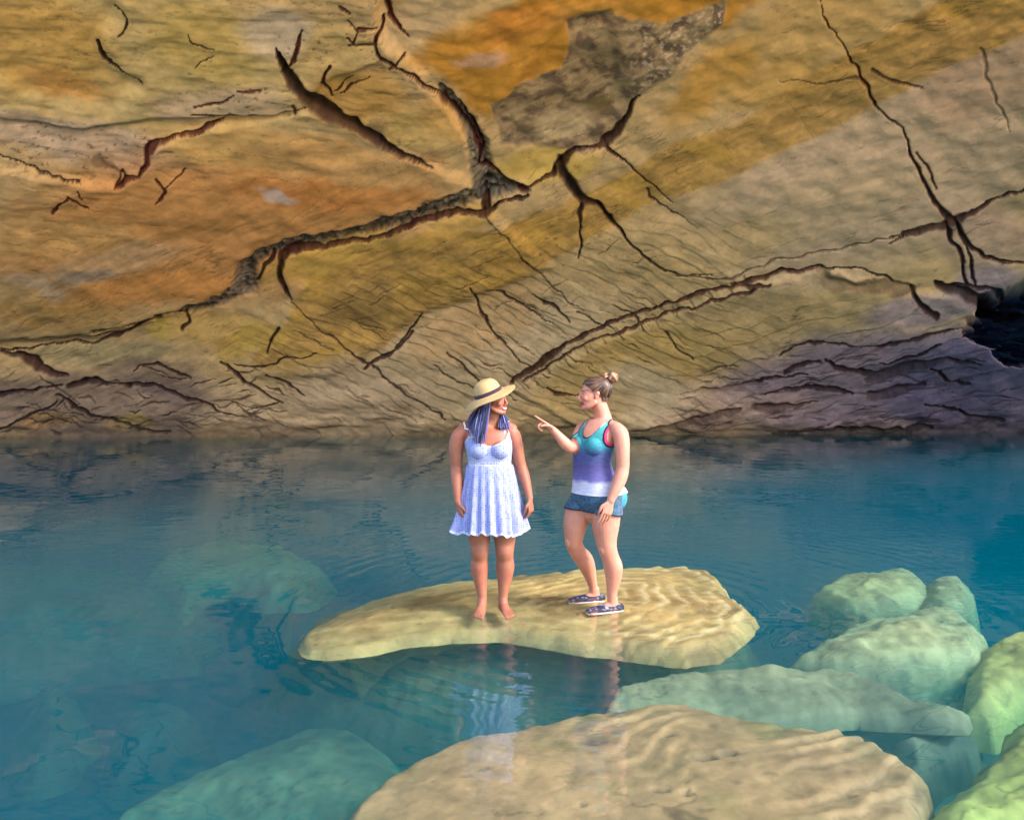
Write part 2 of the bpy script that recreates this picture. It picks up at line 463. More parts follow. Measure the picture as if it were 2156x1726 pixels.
    f([(1228, 420, 10), (1222, 452, 9), (1226, 486, 5), (1222, 520, 5), (1214, 546, 3)], .3, .2)
    f([(1276, 306, 16), (1300, 284, 17), (1314, 252, 12), (1330, 226, 9), (1350, 206, 4)], .5, .15); f([(1240, 318, 5), (1276, 310, 9), (1320, 342, 5), (1364, 380, 5), (1420, 430, 2)], .3, .3)
    f([(1364, 400, 3), (1372, 420, 5), (1470, 480, 2)], .1, .1)
    f([(1028, 436, 12), (1020, 420, 14), (1022, 444, 10), (1060, 428, 9), (1110, 412, 7)], .5, .2)
    f([(1022, 446, 3), (1060, 490, 3), (1112, 552, 3), (1172, 612, 3), (1230, 660, 2)], .1, .1)
    f([(1020, 445, 8), (960, 442, 7), (890, 462, 8), (800, 494, 8), (700, 512, 9), (612, 524, 9), (590, 540, 13), (592, 575, 16), (604, 608, 12), (610, 628, 4)], .45, .35)
    f([(330, 655, 5), (318, 662, 8), (290, 682, 12), (258, 700, 9), (200, 722, 6), (130, 718, 5), (60, 734, 5), (0, 736, 6)], .45, .3); f([(0, 708, 3), (120, 702, 4), (250, 698, 4)], .25, .1)
    f([(330, 650, 4), (392, 656, 6), (396, 676, 8), (384, 698, 7)], .3, .3); f([(545, 590, 7), (560, 560, 8), (575, 535, 8)], .3, .1)
    f([(40, 746, 14), (74, 760, 26), (84, 776, 20), (140, 790, 6)], .6, .15); f([(0, 742, 8), (40, 748, 12)], .4, .1); f([(146, 812, 12), (180, 800, 18), (206, 798, 16), (232, 806, 6), (274, 812, 6)], .5, .05); f([(0, 828, 12), (60, 822, 7), (130, 812, 5)], .4, .05)
    f([(586, 690, 8), (574, 716, 7), (560, 736, 5)], .3, .3); f([(610, 632, 2), (680, 690, 3), (760, 752, 4), (850, 828, 5), (940, 880, 3)], .12, .1)
    f([(464, 762, 4), (500, 792, 12), (540, 816, 9), (592, 848, 4)], .3, .1); f([(494, 764, 4), (540, 775, 6), (590, 756, 5), (670, 740, 3)], .25, .2); f([(560, 790, 6), (600, 806, 6), (640, 828, 3)], .2, .1)
    f([(282, 782, 4), (326, 762, 6), (380, 786, 5), (400, 800, 3)], .2, .1); f([(268, 808, 5), (330, 812, 7), (390, 836, 7), (446, 856, 6), (500, 880, 3)], .3, .1)
    f([(120, 834, 6), (160, 856, 9), (220, 880, 7), (290, 906, 6), (360, 912, 4)], .35, .0); f([(0, 900, 6), (60, 876, 6), (120, 850, 4)], .3, 0)
    f([(940, 742, 5), (980, 776, 6), (1030, 812, 5), (1090, 842, 2)], .2, .2); f([(912, 768, 3), (960, 800, 4), (1010, 820, 2)], .15, .1)
    f([(990, 598, 3), (1002, 640, 5), (1020, 668, 8), (1044, 706, 5), (1100, 764, 3), (1160, 790, 2)], .25, .2); f([(1020, 606, 3), (1060, 622, 6), (1100, 640, 5), (1160, 680, 2)], .2, .1)
    f([(1118, 618, 3), (1148, 634, 8), (1176, 652, 8), (1200, 680, 3)], .2, .1); f([(1212, 662, 3), (1260, 680, 4), (1310, 700, 2)], .15, .1); f([(1290, 640, 3), (1330, 664, 5), (1350, 690, 3)], .15, .1)
    f([(1400, 690, 4), (1420, 720, 5), (1460, 752, 3)], .2, .1); f([(830, 730, 3), (870, 690, 7), (890, 656, 5)], .3, .2); f([(770, 774, 6), (820, 744, 6), (870, 700, 5)], .3, .2)
    # diagonal ladder crack
    f([(1078, 806, 10), (1108, 784, 12), (1146, 756, 15), (1196, 720, 10), (1262, 690, 9), (1340, 662, 9), (1400, 640, 8), (1460, 620, 10), (1530, 606, 9), (1580, 590, 10), (1640, 572, 9), (1728, 562, 7)], .5, .35)
    f([(1100, 802, 5), (1160, 764, 6), (1230, 722, 5), (1320, 690, 5), (1420, 652, 5), (1500, 630, 5), (1560, 612, 6), (1600, 600, 4)], .3, .35)
    for k in range(13):
        xx = 1110 + k * 38; yy = 786 - k * 15.5 - (12 if k > 2 else 0)
        f([(xx, yy - 6, 3), (xx + 12, yy + 10, 4)], .1, .3, .7)
    f([(1420, 580, 3), (1500, 588, 4), (1550, 584, 6), (1600, 560, 6), (1680, 540, 4), (1760, 526, 7), (1850, 506, 4), (1930, 484, 5)], .25, .15, .75)
    f([(1540, 594, 6), (1590, 600, 9), (1620, 594, 6)], .2, .2)
    f([(1152, 812, 5), (1170, 824, 7), (1190, 828, 5), (1250, 826, 3)], .15, .4)
    f([(1724, -10, 2), (1738, 40, 3), (1780, 108, 3), (1806, 152, 6), (1828, 186, 8), (1842, 230, 5), (1900, 274, 5), (1912, 310, 7), (1936, 366, 10), (1960, 412, 12), (1992, 452, 16), (2006, 466, 18)], .4, .4)
    f([(1838, 148, 10), (1860, 166, 9), (1900, 178, 8), (1944, 188, 4)], .2, .2, .75); f([(1640, 170, 2), (1740, 178, 3), (1806, 164, 5)], .15, .1, .7); f([(1930, 318, 4), (1952, 352, 7), (1976, 400, 5)], .2, .5)
    f([(2066, 104, 8), (2078, 150, 9), (2094, 210, 7), (2128, 276, 3)], .15, .1, .6)
    f([(2200, 380, 8), (2120, 412, 7), (2060, 438, 9), (2010, 466, 22), (1960, 482, 16), (1900, 496, 7), (1870, 512, 6)], .5, .1); f([(1870, 500, 5), (1930, 480, 8), (1980, 470, 8)], .2, .1)
    f([(2012, 470, 14), (2040, 516, 13), (2076, 540, 10), (2110, 552, 9), (2170, 556, 6)], .45, .05); f([(1994, 476, 9), (2010, 516, 9), (2030, 570, 10), (2036, 604, 10)], .4, .05); f([(2018, 480, 6), (2040, 540, 8), (2056, 600, 7)], .3, .05)
    f([(1726, 566, 22), (1744, 590, 34), (1790, 598, 24), (1826, 598, 18)], .3, .05, .62); f([(1836, 598, 22), (1880, 606, 24), (1924, 606, 16)], .3, 0, .7); f([(1730, 564, 6), (1800, 566, 4), (1860, 582, 8), (1880, 598, 7)], .25, .1); f([(1920, 606, 10), (1940, 636, 13), (1968, 660, 13)], .4, .1)
    f([(1970, 598, 12), (2020, 612, 20), (2080, 630, 24), (2160, 640, 20)], .6, 0); f([(1980, 596, 8), (2060, 606, 8), (2160, 618, 8)], .4, 0)
    f([(1640, 746, 4), (1664, 730, 5), (1700, 718, 6), (1752, 714, 6), (1810, 724, 5), (1880, 722, 8), (1950, 702, 8), (2030, 684, 4)], .3, .1); f([(1650, 776, 8), (1700, 760, 9), (1730, 752, 5)], .2, .1); f([(1742, 752, 6), (1760, 766, 12), (1800, 774, 14), (1850, 778, 6)], .3, .05)
    f([(1820, 790, 10), (1868, 778, 30), (1920, 764, 22), (1990, 752, 12), (2060, 760, 6)], .35, 0, .8); f([(1848, 760, 6), (1920, 744, 10), (1980, 720, 6)], .3, 0); f([(1830, 828, 16), (1890, 816, 20), (1940, 802, 12)], .35, 0, .8)
    f([(1430, 826, 8), (1480, 820, 14), (1540, 810, 12), (1590, 796, 6)], .25, .2, .55); f([(1330, 902, 8), (1400, 892, 10), (1480, 872, 14), (1560, 858, 8)], .35, .3, .7); f([(1590, 852, 16), (1620, 856, 20), (1670, 850, 8), (1720, 840, 5)], .3, .15, .8)
    f([(1600, 828, 5), (1680, 810, 8), (1760, 812, 12), (1790, 822, 8)], .3, .1); f([(1560, 800, 5), (1620, 786, 7), (1700, 784, 4)], .2, .1); f([(1940, 840, 5), (2000, 856, 8), (2040, 872, 8), (2110, 884, 10)], .3, 0); f([(1660, 905, 4), (1760, 898, 10), (1860, 900, 12), (1960, 896, 8)], .3, 0); f([(1960, 770, 8), (1990, 792, 9), (2040, 800, 6)], .3, 0)
    # thin bedding veins
    for ang, al, ac, sd, ms in ((24, 260, 26, 101, mM), (-17, 300, 30, 102, mR), (5, 240, 24, 103, mL), (-24, 240, 26, 104, rest), (30, 150, 13, 105, mM), (-12, 170, 15, 106, mR * sstep(560, 700, pyx)), (9, 150, 13, 107, mL * .7), (-27, 130, 12, 108, rest)):
        a = R(ang); lx = px * math.cos(a) + pyx * math.sin(a); ly = -px * math.sin(a) + pyx * math.cos(a) + 14 * fbm(px / 90, pyx / 90, None, 2, sd)
        q = np.abs(fbm(lx / al, ly / ac, None, 3, sd + 10))
        w = ms * (1 - sstep(.0, .045, q)) * sstep(-.15, .25, fbm(px / 110, pyx / 80, None, 2, sd + 20))
        mix((84, 58, 44), .55 * w)
        D -= .005 * w
    # loose short cracks along the bedding
    rg = np.random.RandomState(3)
    for k in range(110):
        x0, y0 = rg.uniform(560, 1480), rg.uniform(600, 905)
        if y0 < 560 + 0.0 * x0 or (y0 < 830 - 0.35 * (x0 - 560) and rg.rand() < .8): continue
        L = rg.uniform(25, 110); a = R(rg.uniform(16, 38)); w = rg.uniform(1.6, 4.2)
        f([(x0, y0, 1), (x0 + .5 * L * math.cos(a), y0 + .5 * L * math.sin(a) + rg.uniform(-4, 4), w), (x0 + L * math.cos(a), y0 + L * math.sin(a), 1)], .12, .15, rg.uniform(.5, .95))
    for k in range(70):
        x0, y0 = rg.uniform(0, 560), rg.uniform(770, 910)
        L = rg.uniform(18, 80); a = R(rg.uniform(-30, 35)); w = rg.uniform(2, 6)
        f([(x0, y0, 1), (x0 + .5 * L * math.cos(a), y0 + .5 * L * math.sin(a) + rg.uniform(-6, 6), w), (x0 + L * math.cos(a), y0 + L * math.sin(a), 1)], .2, .05, rg.uniform(.5, 1))
    for k in range(80):
        x0, y0 = rg.uniform(1380, 2100), rg.uniform(740, 910)
        L = rg.uniform(20, 100); a = R(rg.uniform(-22, 12)); w = rg.uniform(2, 6)
        f([(x0, y0, 1), (x0 + .5 * L * math.cos(a), y0 + .5 * L * math.sin(a) + rg.uniform(-4, 4), w), (x0 + L * math.cos(a), y0 + L * math.sin(a), 1)], .15, .08, rg.uniform(.35, .8))
    for k in range(60):
        x0, y0 = rg.uniform(620, 1500), rg.uniform(420, 760)
        if abs(y0 - (1040 - 0.42 * x0)) > 110: continue
        L = rg.uniform(20, 90); a = R(rg.uniform(-32, -18)); w = rg.uniform(1.5, 4)
        f([(x0, y0, 1), (x0 + .5 * L * math.cos(a), y0 + .5 * L * math.sin(a), w), (x0 + L * math.cos(a), y0 + L * math.sin(a), 1)], .1, .1, rg.uniform(.3, .7))
    for k in range(60):
        x0, y0 = rg.uniform(0, 980), rg.uniform(0, 690)
        L = rg.uniform(25, 130); a = R(rg.uniform(-8, 22)); w = rg.uniform(1.5, 3)
        f([(x0, y0, 1), (x0 + .5 * L * math.cos(a), y0 + .5 * L * math.sin(a) + rg.uniform(-4, 4), w), (x0 + L * math.cos(a), y0 + L * math.sin(a), 1)], .08, .1, rg.uniform(.2, .55))
    for k in range(40):
        x0, y0 = rg.uniform(1450, 2150), rg.uniform(160, 560)
        L = rg.uniform(30, 150); a = R(rg.choice([-18, 50]) + rg.uniform(-10, 10)); w = rg.uniform(1.2, 2.6)
        f([(x0, y0, 1), (x0 + .5 * L * math.cos(a), y0 + .5 * L * math.sin(a) + rg.uniform(-4, 4), w), (x0 + L * math.cos(a), y0 + L * math.sin(a), 1)], .06, .1, rg.uniform(.15, .4))
    # open passage on the right
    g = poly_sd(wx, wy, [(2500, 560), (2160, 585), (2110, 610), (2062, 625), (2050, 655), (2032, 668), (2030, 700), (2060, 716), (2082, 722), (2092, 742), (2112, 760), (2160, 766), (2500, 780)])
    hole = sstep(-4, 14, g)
    mix((58, 84, 128), hole)  # bluish tone puts skylight into the colour of the recess
    ck = np.clip(crack, 0, 1)[:, None]
    cc = lin((46, 26, 28)) * (1 - red[:, None]) + lin((104, 26, 22)) * red[:, None]
    C = C * (1 - 0.92 * ck) + cc * 0.92 * ck
    # wet lip at the pool, painted taller to put shade on the wall base
    wet_shade = 1 - sstep(0.05, np.maximum(.15, 0.65 + 0.75 * fbm(X * .9, Y * .9, None, 3, 99)), Z)
    C = C * (1 - .6 * wet_shade[:, None]) + lin((70, 58, 54)) * .6 * wet_shade[:, None]
    D += 0.14 * fbm(X * 1.1, Y * 1.1, Z * 3, 3, 97) * (1 - sstep(.2, 1.0, Z))
    up = sstep(-0.3, 0.3, Z)
    P = np.stack([X, Y, Z], -1) + n * (D * (0.15 + 0.85 * up))[:, None]
    P[:, 1] += 4.0 * hole * (1 + .35 * fbm(px / 30, pyx / 22, None, 3, 95))
    P[:, 0] += 2.0 * hole
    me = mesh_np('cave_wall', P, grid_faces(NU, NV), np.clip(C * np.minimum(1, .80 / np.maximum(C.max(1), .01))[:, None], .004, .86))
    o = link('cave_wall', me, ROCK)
    tag(o, kind='structure')
    return o

build_cave()

# ------------------------------------------------------------------ pool: floor, water, added bounce shore behind the viewer
def build_floor():
    x = np.linspace(-26, 26, 261); y = np.linspace(1.2, 27, 150)
    X, Y = np.meshgrid(x, y); X, Y = X.ravel(), Y.ravel()
    near = (1 - sstep(7.5, 11.5, Y + .25 * X)) * sstep(-4.5, 1.5, X)
    Z = -2.9 + 0.45 * fbm(X * .35, Y * .35, None, 4, 5) + .12 * fbm(X * 1.5, Y * 1.5, None, 3, 15) + 1.75 * near + 1.0 * (1 - sstep(1.2, 3.0, Y))
    C = np.zeros((len(X), 3)); C[:] = lin((214, 200, 160)); C *= (1 + .3 * fbm(X, Y, None, 3, 6))[:, None]
    tag(link('pool_floor', mesh_np('pool_floor', np.stack([X, Y, Z], -1), grid_faces(261, 150), C), STONE), kind='structure')
    x = np.linspace(-45, 45, 91); y = np.linspace(-45, 1.9, 60)  # unseen shore, added to bounce warm sunlight up to the roof
    X, Y = np.meshgrid(x, y); X, Y = X.ravel(), Y.ravel()
    Z = 0.12 + 0.25 * fbm(X * .2, Y * .2, None, 3, 7) - 0.9 * sstep(0.2, 1.9, Y)
    C = np.zeros((len(X), 3)); C[:] = np.array((.75, .61, .44)); C *= (1 + .12 * fbm(X, Y, None, 3, 8))[:, None]
    tag(link('bounce_shore', mesh_np('bounce_shore', np.stack([X, Y, Z], -1), grid_faces(91, 60), C), SAND), kind='structure')
build_floor()

def build_shade_rocks():
    # added rock masses, unseen, that shade the left of the pool and the far right
    def shade_rock(c, size, seed):
        n = 90
        th = np.linspace(0, 2 * np.pi, 2 * n, endpoint=False); ph = np.linspace(0, np.pi / 2, n)
        TH, PH = np.meshgrid(th, ph); TH, PH = TH.ravel(), PH.ravel()
        d = np.stack([np.cos(TH) * np.sin(PH) ** .6, np.sin(TH) * np.sin(PH) ** .6, np.cos(PH) ** .8], -1)
        k = 1 + .22 * fbm(d[:, 0] * 2, d[:, 1] * 2, d[:, 2] * 2, 5, seed)
        P = d * k[:, None] * np.array(size) + np.array(c)
        i = np.arange(2 * n * n).reshape(n, 2 * n); j = np.roll(i, -1, 1)
        f = np.stack([i[:-1], i[1:], j[1:], j[:-1]], -1).reshape(-1, 4)
        C = np.zeros((len(P), 3)); C[:] = lin((170, 140, 96)); C *= (1 + .4 * fbm(P[:, 0], P[:, 1], P[:, 2], 4, seed))[:, None]
        tag(link('shade_rock', mesh_np('shade_rock', P - np.array(c), f, np.clip(C, .02, .8)), ROCK, loc=c), kind='structure')
    shade_rock((-2.0, -9.5, -.6), (6.0, 6.5, 8.5), 201)
    shade_rock((19.0, 8.0, -3.0), (6.0, 4.0, 7.5), 207)
build_shade_rocks()

def build_water():
    m = bpy.data.materials.new('clear_water'); m.use_nodes = True
    nt = m.node_tree; N = nt.nodes; L = nt.links
    N.remove(N['Principled BSDF'])
    out = N['Material Output']
    tc = N.new('ShaderNodeTexCoord')
    sep = N.new('ShaderNodeSeparateXYZ'); L.new(tc.outputs['Object'], sep.inputs[0])
    def mth(op, a, b=None, c=None):
        n = N.new('ShaderNodeMath'); n.operation = op
        for i, v in enumerate((a, b, c)):
            if v is None: continue
            if isinstance(v, (int, float)): n.inputs[i].default_value = v
            else: L.new(v, n.inputs[i])
        return n.outputs[0]
    def noise(scale, detail, mapscale=(1, 1, 1)):
        mp = N.new('ShaderNodeMapping'); mp.inputs['Scale'].default_value = mapscale
        L.new(tc.outputs['Object'], mp.inputs[0])
        n = N.new('ShaderNodeTexNoise'); n.inputs['Scale'].default_value = scale; n.inputs['Detail'].default_value = detail
        n.inputs['Roughness'].default_value = 0.45
        L.new(mp.outputs[0], n.inputs[0]); return n.outputs[0]
    def rings(cx, cy, wl, reach, amp):
        dx = mth('SUBTRACT', sep.outputs[0], cx); dy = mth('SUBTRACT', sep.outputs[1], cy)
        r = mth('SQRT', mth('ADD', mth('MULTIPLY', dx, dx), mth('MULTIPLY', dy, dy)))
        r = mth('ADD', r, mth('MULTIPLY', noise(1.5, 1), 0.12))
        s = mth('SINE', mth('MULTIPLY', r, 2 * math.pi / wl))
        e = mth('EXPONENT', mth('MULTIPLY', r, -1.0 / reach))
        return mth('MULTIPLY', mth('MULTIPLY', s, e), amp)
    wav = mth('MULTIPLY', noise(0.9, 2), 0.015)
    wav = mth('ADD', wav, mth('MULTIPLY', noise(4.0, 1, (0.7, 1.3, 1)), 0.0022))
    patch = N.new('ShaderNodeMapRange'); patch.inputs[1].default_value = 0.52; patch.inputs[2].default_value = 0.66
    L.new(noise(0.35, 1), patch.inputs[0])
    wav = mth('ADD', wav, mth('MULTIPLY', mth('MULTIPLY', noise(9.0, 2, (0.6, 1.5, 1)), 0.0055), patch.outputs[0]))
    wav = mth('ADD', wav, rings(0.74, 6.05, 0.17, 1.6, 0.0022))
    wav = mth('ADD', wav, rings(-0.14, 5.9, 0.12, 0.5, 0.0012))
    bp = N.new('ShaderNodeBump'); bp.inputs['Strength'].default_value = 1.0; bp.inputs['Distance'].default_value = 1.0
    L.new(wav, bp.inputs['Height'])
    ge = N.new('ShaderNodeNewGeometry')                     # light does not bend here, so no total reflection from below
    fr = N.new('ShaderNodeFresnel'); L.new(mth('SUBTRACT', 1.333, mth('MULTIPLY', ge.outputs['Backfacing'], 0.583)), fr.inputs['IOR']); L.new(bp.outputs[0], fr.inputs['Normal'])
    gl = N.new('ShaderNodeBsdfGlossy'); gl.inputs['Roughness'].default_value = 0.015; L.new(bp.outputs[0], gl.inputs['Normal'])
    gl.inputs['Color'].default_value = (1, 1, 1, 1)
    tr = N.new('ShaderNodeBsdfTransparent')
    mx = N.new('ShaderNodeMixShader'); L.new(fr.outputs[0], mx.inputs[0]); L.new(tr.outputs[0], mx.inputs[1]); L.new(gl.outputs[0], mx.inputs[2])
    L.new(mx.outputs[0], out.inputs['Surface'])
    sc = N.new('ShaderNodeVolumeScatter'); sc.inputs['Color'].default_value = (0.0, 0.72, 0.86, 1); sc.inputs['Density'].default_value = 0.12
    ab = N.new('ShaderNodeVolumeAbsorption'); ab.inputs['Color'].default_value = (0.45, 0.77, 0.84, 1); ab.inputs['Density'].default_value = 1.4
    ad = N.new('ShaderNodeAddShader'); L.new(sc.outputs[0], ad.inputs[0]); L.new(ab.outputs[0], ad.inputs[1])
    L.new(ad.outputs[0], out.inputs['Volume'])
    x0, x1, y0, y1, zb = -25.0, 25.0, 1.4, 26.5, -3.6
    v = [(x0, y0, 0), (x1, y0, 0), (x1, y1, 0), (x0, y1, 0), (x0, y0, zb), (x1, y0, zb), (x1, y1, zb), (x0, y1, zb)]
    fc = [(0, 1, 2, 3), (7, 6, 5, 4), (0, 4, 5, 1), (1, 5, 6, 2), (2, 6, 7, 3), (3, 7, 4, 0)]
    tag(link('water', mesh_np('water', v, fc, smooth=False), m), kind='structure')
build_water()

# ------------------------------------------------------------------ rocks in the pool
def rock(name, label, cat, levels, bottom, tone, res=0.03, rough=0.05, seed=1, ridges=0.0, group=None, tone2=None, pits=0.0, marks=(), terrace=0.0):
    """levels: list of dicts(outline in traced photo points, depth, edge, steep, tilt=(dx,dy))"""
    polys = []
    for lv in levels:
        polys.append(np.array([lay(p[0], p[1], -lv['depth'] - lv.get('dome', 0) - .35 * lv.get('edge', .12))[:2] for p in lv['out']]))
    allp = np.concatenate(polys)
    mn, mx = allp.min(0) - 0.5, allp.max(0) + 0.5
    nx, ny = int((mx[0] - mn[0]) / res) + 2, int((mx[1] - mn[1]) / res) + 2
    X, Y = np.meshgrid(np.linspace(mn[0], mx[0], nx), np.linspace(mn[1], mx[1], ny))
    X, Y = X.ravel(), Y.ravel()
    Z = np.full(len(X), bottom - 1.0)
    SD = np.full(len(X), -9.0)
    wob = 0.05 * fbm(X * 3, Y * 3, None, 4, seed + 3) + 0.12 * fbm(X * .9, Y * .9, None, 2, seed + 4)
    for lv, P in zip(levels, polys):
        sd = poly_sd(X, Y, P) + wob * lv.get('wob', 1.0)
        c = P.mean(0)
        tx, ty = lv.get('tilt', (0, 0))
        e = lv.get('edge', 0.12)
        top = -lv['depth'] + tx * (X - c[0]) + ty * (Y - c[1]) + lv.get('dome', 0.0) * (sstep(0, lv.get('domew', 0.8), sd) - 1)
        z = np.where(sd > 0, top - 0.6 * e * (1 - sstep(0, e, sd)) ** 2, top - 0.6 * e + sd * lv.get('steep', 3.5))
        Z = np.maximum(Z, z); SD = np.maximum(SD, sd)
    inside = sstep(-0.05, 0.15, SD)
    sh = sum(abs(ord(ch)) for ch in name) % 7
    r = rough * (0.9 * fbm(X * 1.7, Y * 1.7, None, 4, seed + 5) + 0.5 * fbm(X * 9, Y * 9, None, 3, seed + 6))
    rline = np.zeros(len(X))
    if ridges:
        lam = Y * 0.86 - X * 0.5 + 0.35 * fbm(X * .9, Y * .9, None, 4, seed + 7)
        rm = sstep(-.2, .3, fbm(X * .8, Y * .8, None, 2, seed + 9) + .25 * (X - allp[:, 0].mean()))
        rq = np.mod(lam * 7.0, 1)
        r = r + ridges * (sstep(0, .25, rq) * (1 - sstep(.25, 1, rq)) - .4) * rm
        rline = rm * (1 - sstep(.0, .12, np.minimum(rq, 1 - rq)))
    if pits:
        r = r - pits * sstep(0.42, 0.62, fbm(X * 5, Y * 7, None, 2, seed + 12))
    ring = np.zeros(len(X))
    if terrace:                                              # worn laminae along the rim; pale crests also paint in caustic ripples
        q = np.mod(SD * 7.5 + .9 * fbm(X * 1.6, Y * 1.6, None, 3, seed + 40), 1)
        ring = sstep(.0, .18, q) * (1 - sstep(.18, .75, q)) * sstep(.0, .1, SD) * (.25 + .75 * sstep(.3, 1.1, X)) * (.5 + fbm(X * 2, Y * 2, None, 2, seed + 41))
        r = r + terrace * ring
    outer = sstep(0.02, 0.4, -SD)
    r = r + outer * 0.10 * fbm(X * 4, Y * 4, None, 3, seed + 8)
    tint = np.zeros(len(X))
    for (qx, qy, rx, ry, dp, tn) in marks:                     # single pits, at their own place and size
        cx_, cy_, _ = lay(qx, qy, -levels[0]['depth']); dx, dy = X - cx_, Y - cy_
        d = np.hypot(dx / rx, dy / ry) + .5 * fbm(X * 14, Y * 14, None, 2, seed + 31)
        k = 1 - sstep(.5, 1.0, d); r = r - dp * k; tint = np.maximum(tint, tn * k)
    lim = levels[0].get('cap', 99)
    Z = np.minimum(Z + r, lim)
    keep = Z > bottom
    C = np.zeros((len(X), 3)); C[:] = lin(tone)
    t2 = lin(tone2 if tone2 is not None else np.array(tone) * 0.72)
    w = sstep(-.05, .35, fbm(X * 1.3, Y * 1.3, None, 4, seed + 20))[:, None]
    C = C * (1 - .85 * w) + t2 * .85 * w
    C *= .70 * (1 + .35 * fbm(X * 7, Y * 7, None, 3, seed + 21))[:, None]
    sp = sstep(.5, .62, fbm(X * 6, Y * 9, None, 2, seed + 22))[:, None]
    C = C * (1 - .55 * sp) + lin((70, 58, 40)) * .55 * sp
    C = C * (1 - .6 * ring[:, None].clip(0, 1)) + lin((238, 216, 164)) * .6 * ring[:, None].clip(0, 1)  # crests lightened, partly in place of caustic light
    C = C * (1 - .35 * rline)[:, None]
    fk = np.abs(fbm(X * 1.2, Y * 1.2, None, 4, seed + 50)); C = C * (1 - .5 * (1 - sstep(0, .018, fk)) * sstep(-.1, .2, fbm(X * .9, Y * .9, None, 2, seed + 51)))[:, None]
    C = C * (1 - tint[:, None]) + lin((62, 48, 40)) * tint[:, None]
    # pull the cut edge onto the exact contour
    Zg = Z.reshape(ny, nx); gy, gx = np.gradient(Zg, (mx[1] - mn[1]) / (ny - 1), (mx[0] - mn[0]) / (nx - 1))
    gx, gy = gx.ravel(), gy.ravel(); g2 = gx * gx + gy * gy + .05
    low = ~keep
    st = np.clip((bottom - Z) / np.sqrt(g2), 0, 1.5 * res) / np.sqrt(g2)
    X = np.where(low, X + gx * st, X); Y = np.where(low, Y + gy * st, Y)
    fc = grid_faces(nx, ny)
    fc = fc[keep[fc].any(1)]
    used = np.unique(fc); mp = -np.ones(len(X), int); mp[used] = np.arange(len(used))
    P3 = np.stack([X, Y, Z], -1)[used]
    org = np.array([allp[:, 0].mean(), allp[:, 1].mean(), bottom])
    # underside: a thin ledge all round, a foot farther in
    f2 = mp[fc]; nu = len(used)
    foot = bottom - (2.6 + bottom) * sstep(.3, .75, SD[used])
    up = np.maximum(P3[:, 2], bottom)
    P3[:, 2] = up
    und = P3.copy(); und[:, 2] = np.minimum(foot, up) - .015 * (SD[used] > 0)
    P3 = np.vstack([P3, und]); f2 = np.vstack([f2, f2[:, ::-1] + nu]); used = np.r_[used, used]
    me = mesh_np(name, P3 - org, f2, np.clip(C[used], .01, .9))
    o = link(name, me, STONE, loc=org)
    return tag(o, label, cat, group, 'thing')

GR = 'rocks under the pool water'
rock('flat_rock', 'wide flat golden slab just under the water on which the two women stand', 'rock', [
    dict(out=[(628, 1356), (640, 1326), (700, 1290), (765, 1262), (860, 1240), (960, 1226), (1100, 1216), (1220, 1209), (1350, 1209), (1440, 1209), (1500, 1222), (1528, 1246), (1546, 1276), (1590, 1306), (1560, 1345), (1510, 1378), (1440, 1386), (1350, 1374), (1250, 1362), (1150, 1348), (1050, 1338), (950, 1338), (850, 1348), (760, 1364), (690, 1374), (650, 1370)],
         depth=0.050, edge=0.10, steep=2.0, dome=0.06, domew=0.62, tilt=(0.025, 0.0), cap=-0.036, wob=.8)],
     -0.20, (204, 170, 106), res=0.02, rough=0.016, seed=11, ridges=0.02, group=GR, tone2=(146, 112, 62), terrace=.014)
rock('flat_rock', 'dim greenish lower ledge showing beneath the front edge of the standing slab', 'rock', [
    dict(out=[(620, 1352), (650, 1318), (760, 1285), (900, 1262), (1200, 1262), (1500, 1290), (1575, 1335), (1540, 1390), (1430, 1436), (1200, 1452), (1000, 1450), (850, 1436), (720, 1405), (640, 1380)],
         depth=0.30, edge=0.25, steep=1.6, dome=.10, domew=.6)],
     -1.1, (132, 118, 80), res=0.025, rough=0.07, seed=15, group=GR)
rock('flat_rock', 'large tan foreground slab with a dark pit, reaching out of the bottom of the photo', 'rock', [
    dict(out=[(690, 1790), (742, 1700), (790, 1650), (860, 1606), (930, 1580), (1000, 1552), (1090, 1541), (1200, 1512), (1330, 1489), (1440, 1489), (1540, 1516), (1650, 1539), (1760, 1543), (1840, 1568), (1906, 1604), (1952, 1644), (1942, 1690), (1925, 1790), (1900, 1900), (700, 1900)],
         depth=0.14, edge=0.08, steep=5, dome=.03, domew=.4, tilt=(0.0, 0.0), wob=.4)],
     -0.42, (186, 146, 100), res=0.016, rough=0.018, seed=23, ridges=0.022, group=GR, tone2=(150, 132, 76), pits=.006, marks=[(1480, 1592, .10, .030, .06, .8), (1530, 1582, .08, .025, .05, .6), (1390, 1660, .05, .03, .02, .7), (1445, 1668, .03, .03, .02, .6), (1240, 1560, .10, .03, .01, .3), (1225, 1690, .02, .02, .01, .5), (980, 1632, .06, .02, .01, .3)])
rock('flat_rock', 'long thin pale slab tip with a dark undercut front, right of the standing slab', 'rock', [
    dict(out=[(1270, 1500), (1300, 1456), (1440, 1434), (1600, 1424), (1740, 1428), (1830, 1442), (1890, 1462), (1960, 1478), (2040, 1496), (2036, 1510), (1960, 1510), (1880, 1504), (1800, 1498), (1700, 1502), (1560, 1516), (1420, 1526)],
         depth=0.30, edge=0.05, steep=4, tilt=(0.0, 0.14), wob=.5)],
     -0.42, (176, 160, 116), res=0.02, rough=0.05, seed=37, group=GR)
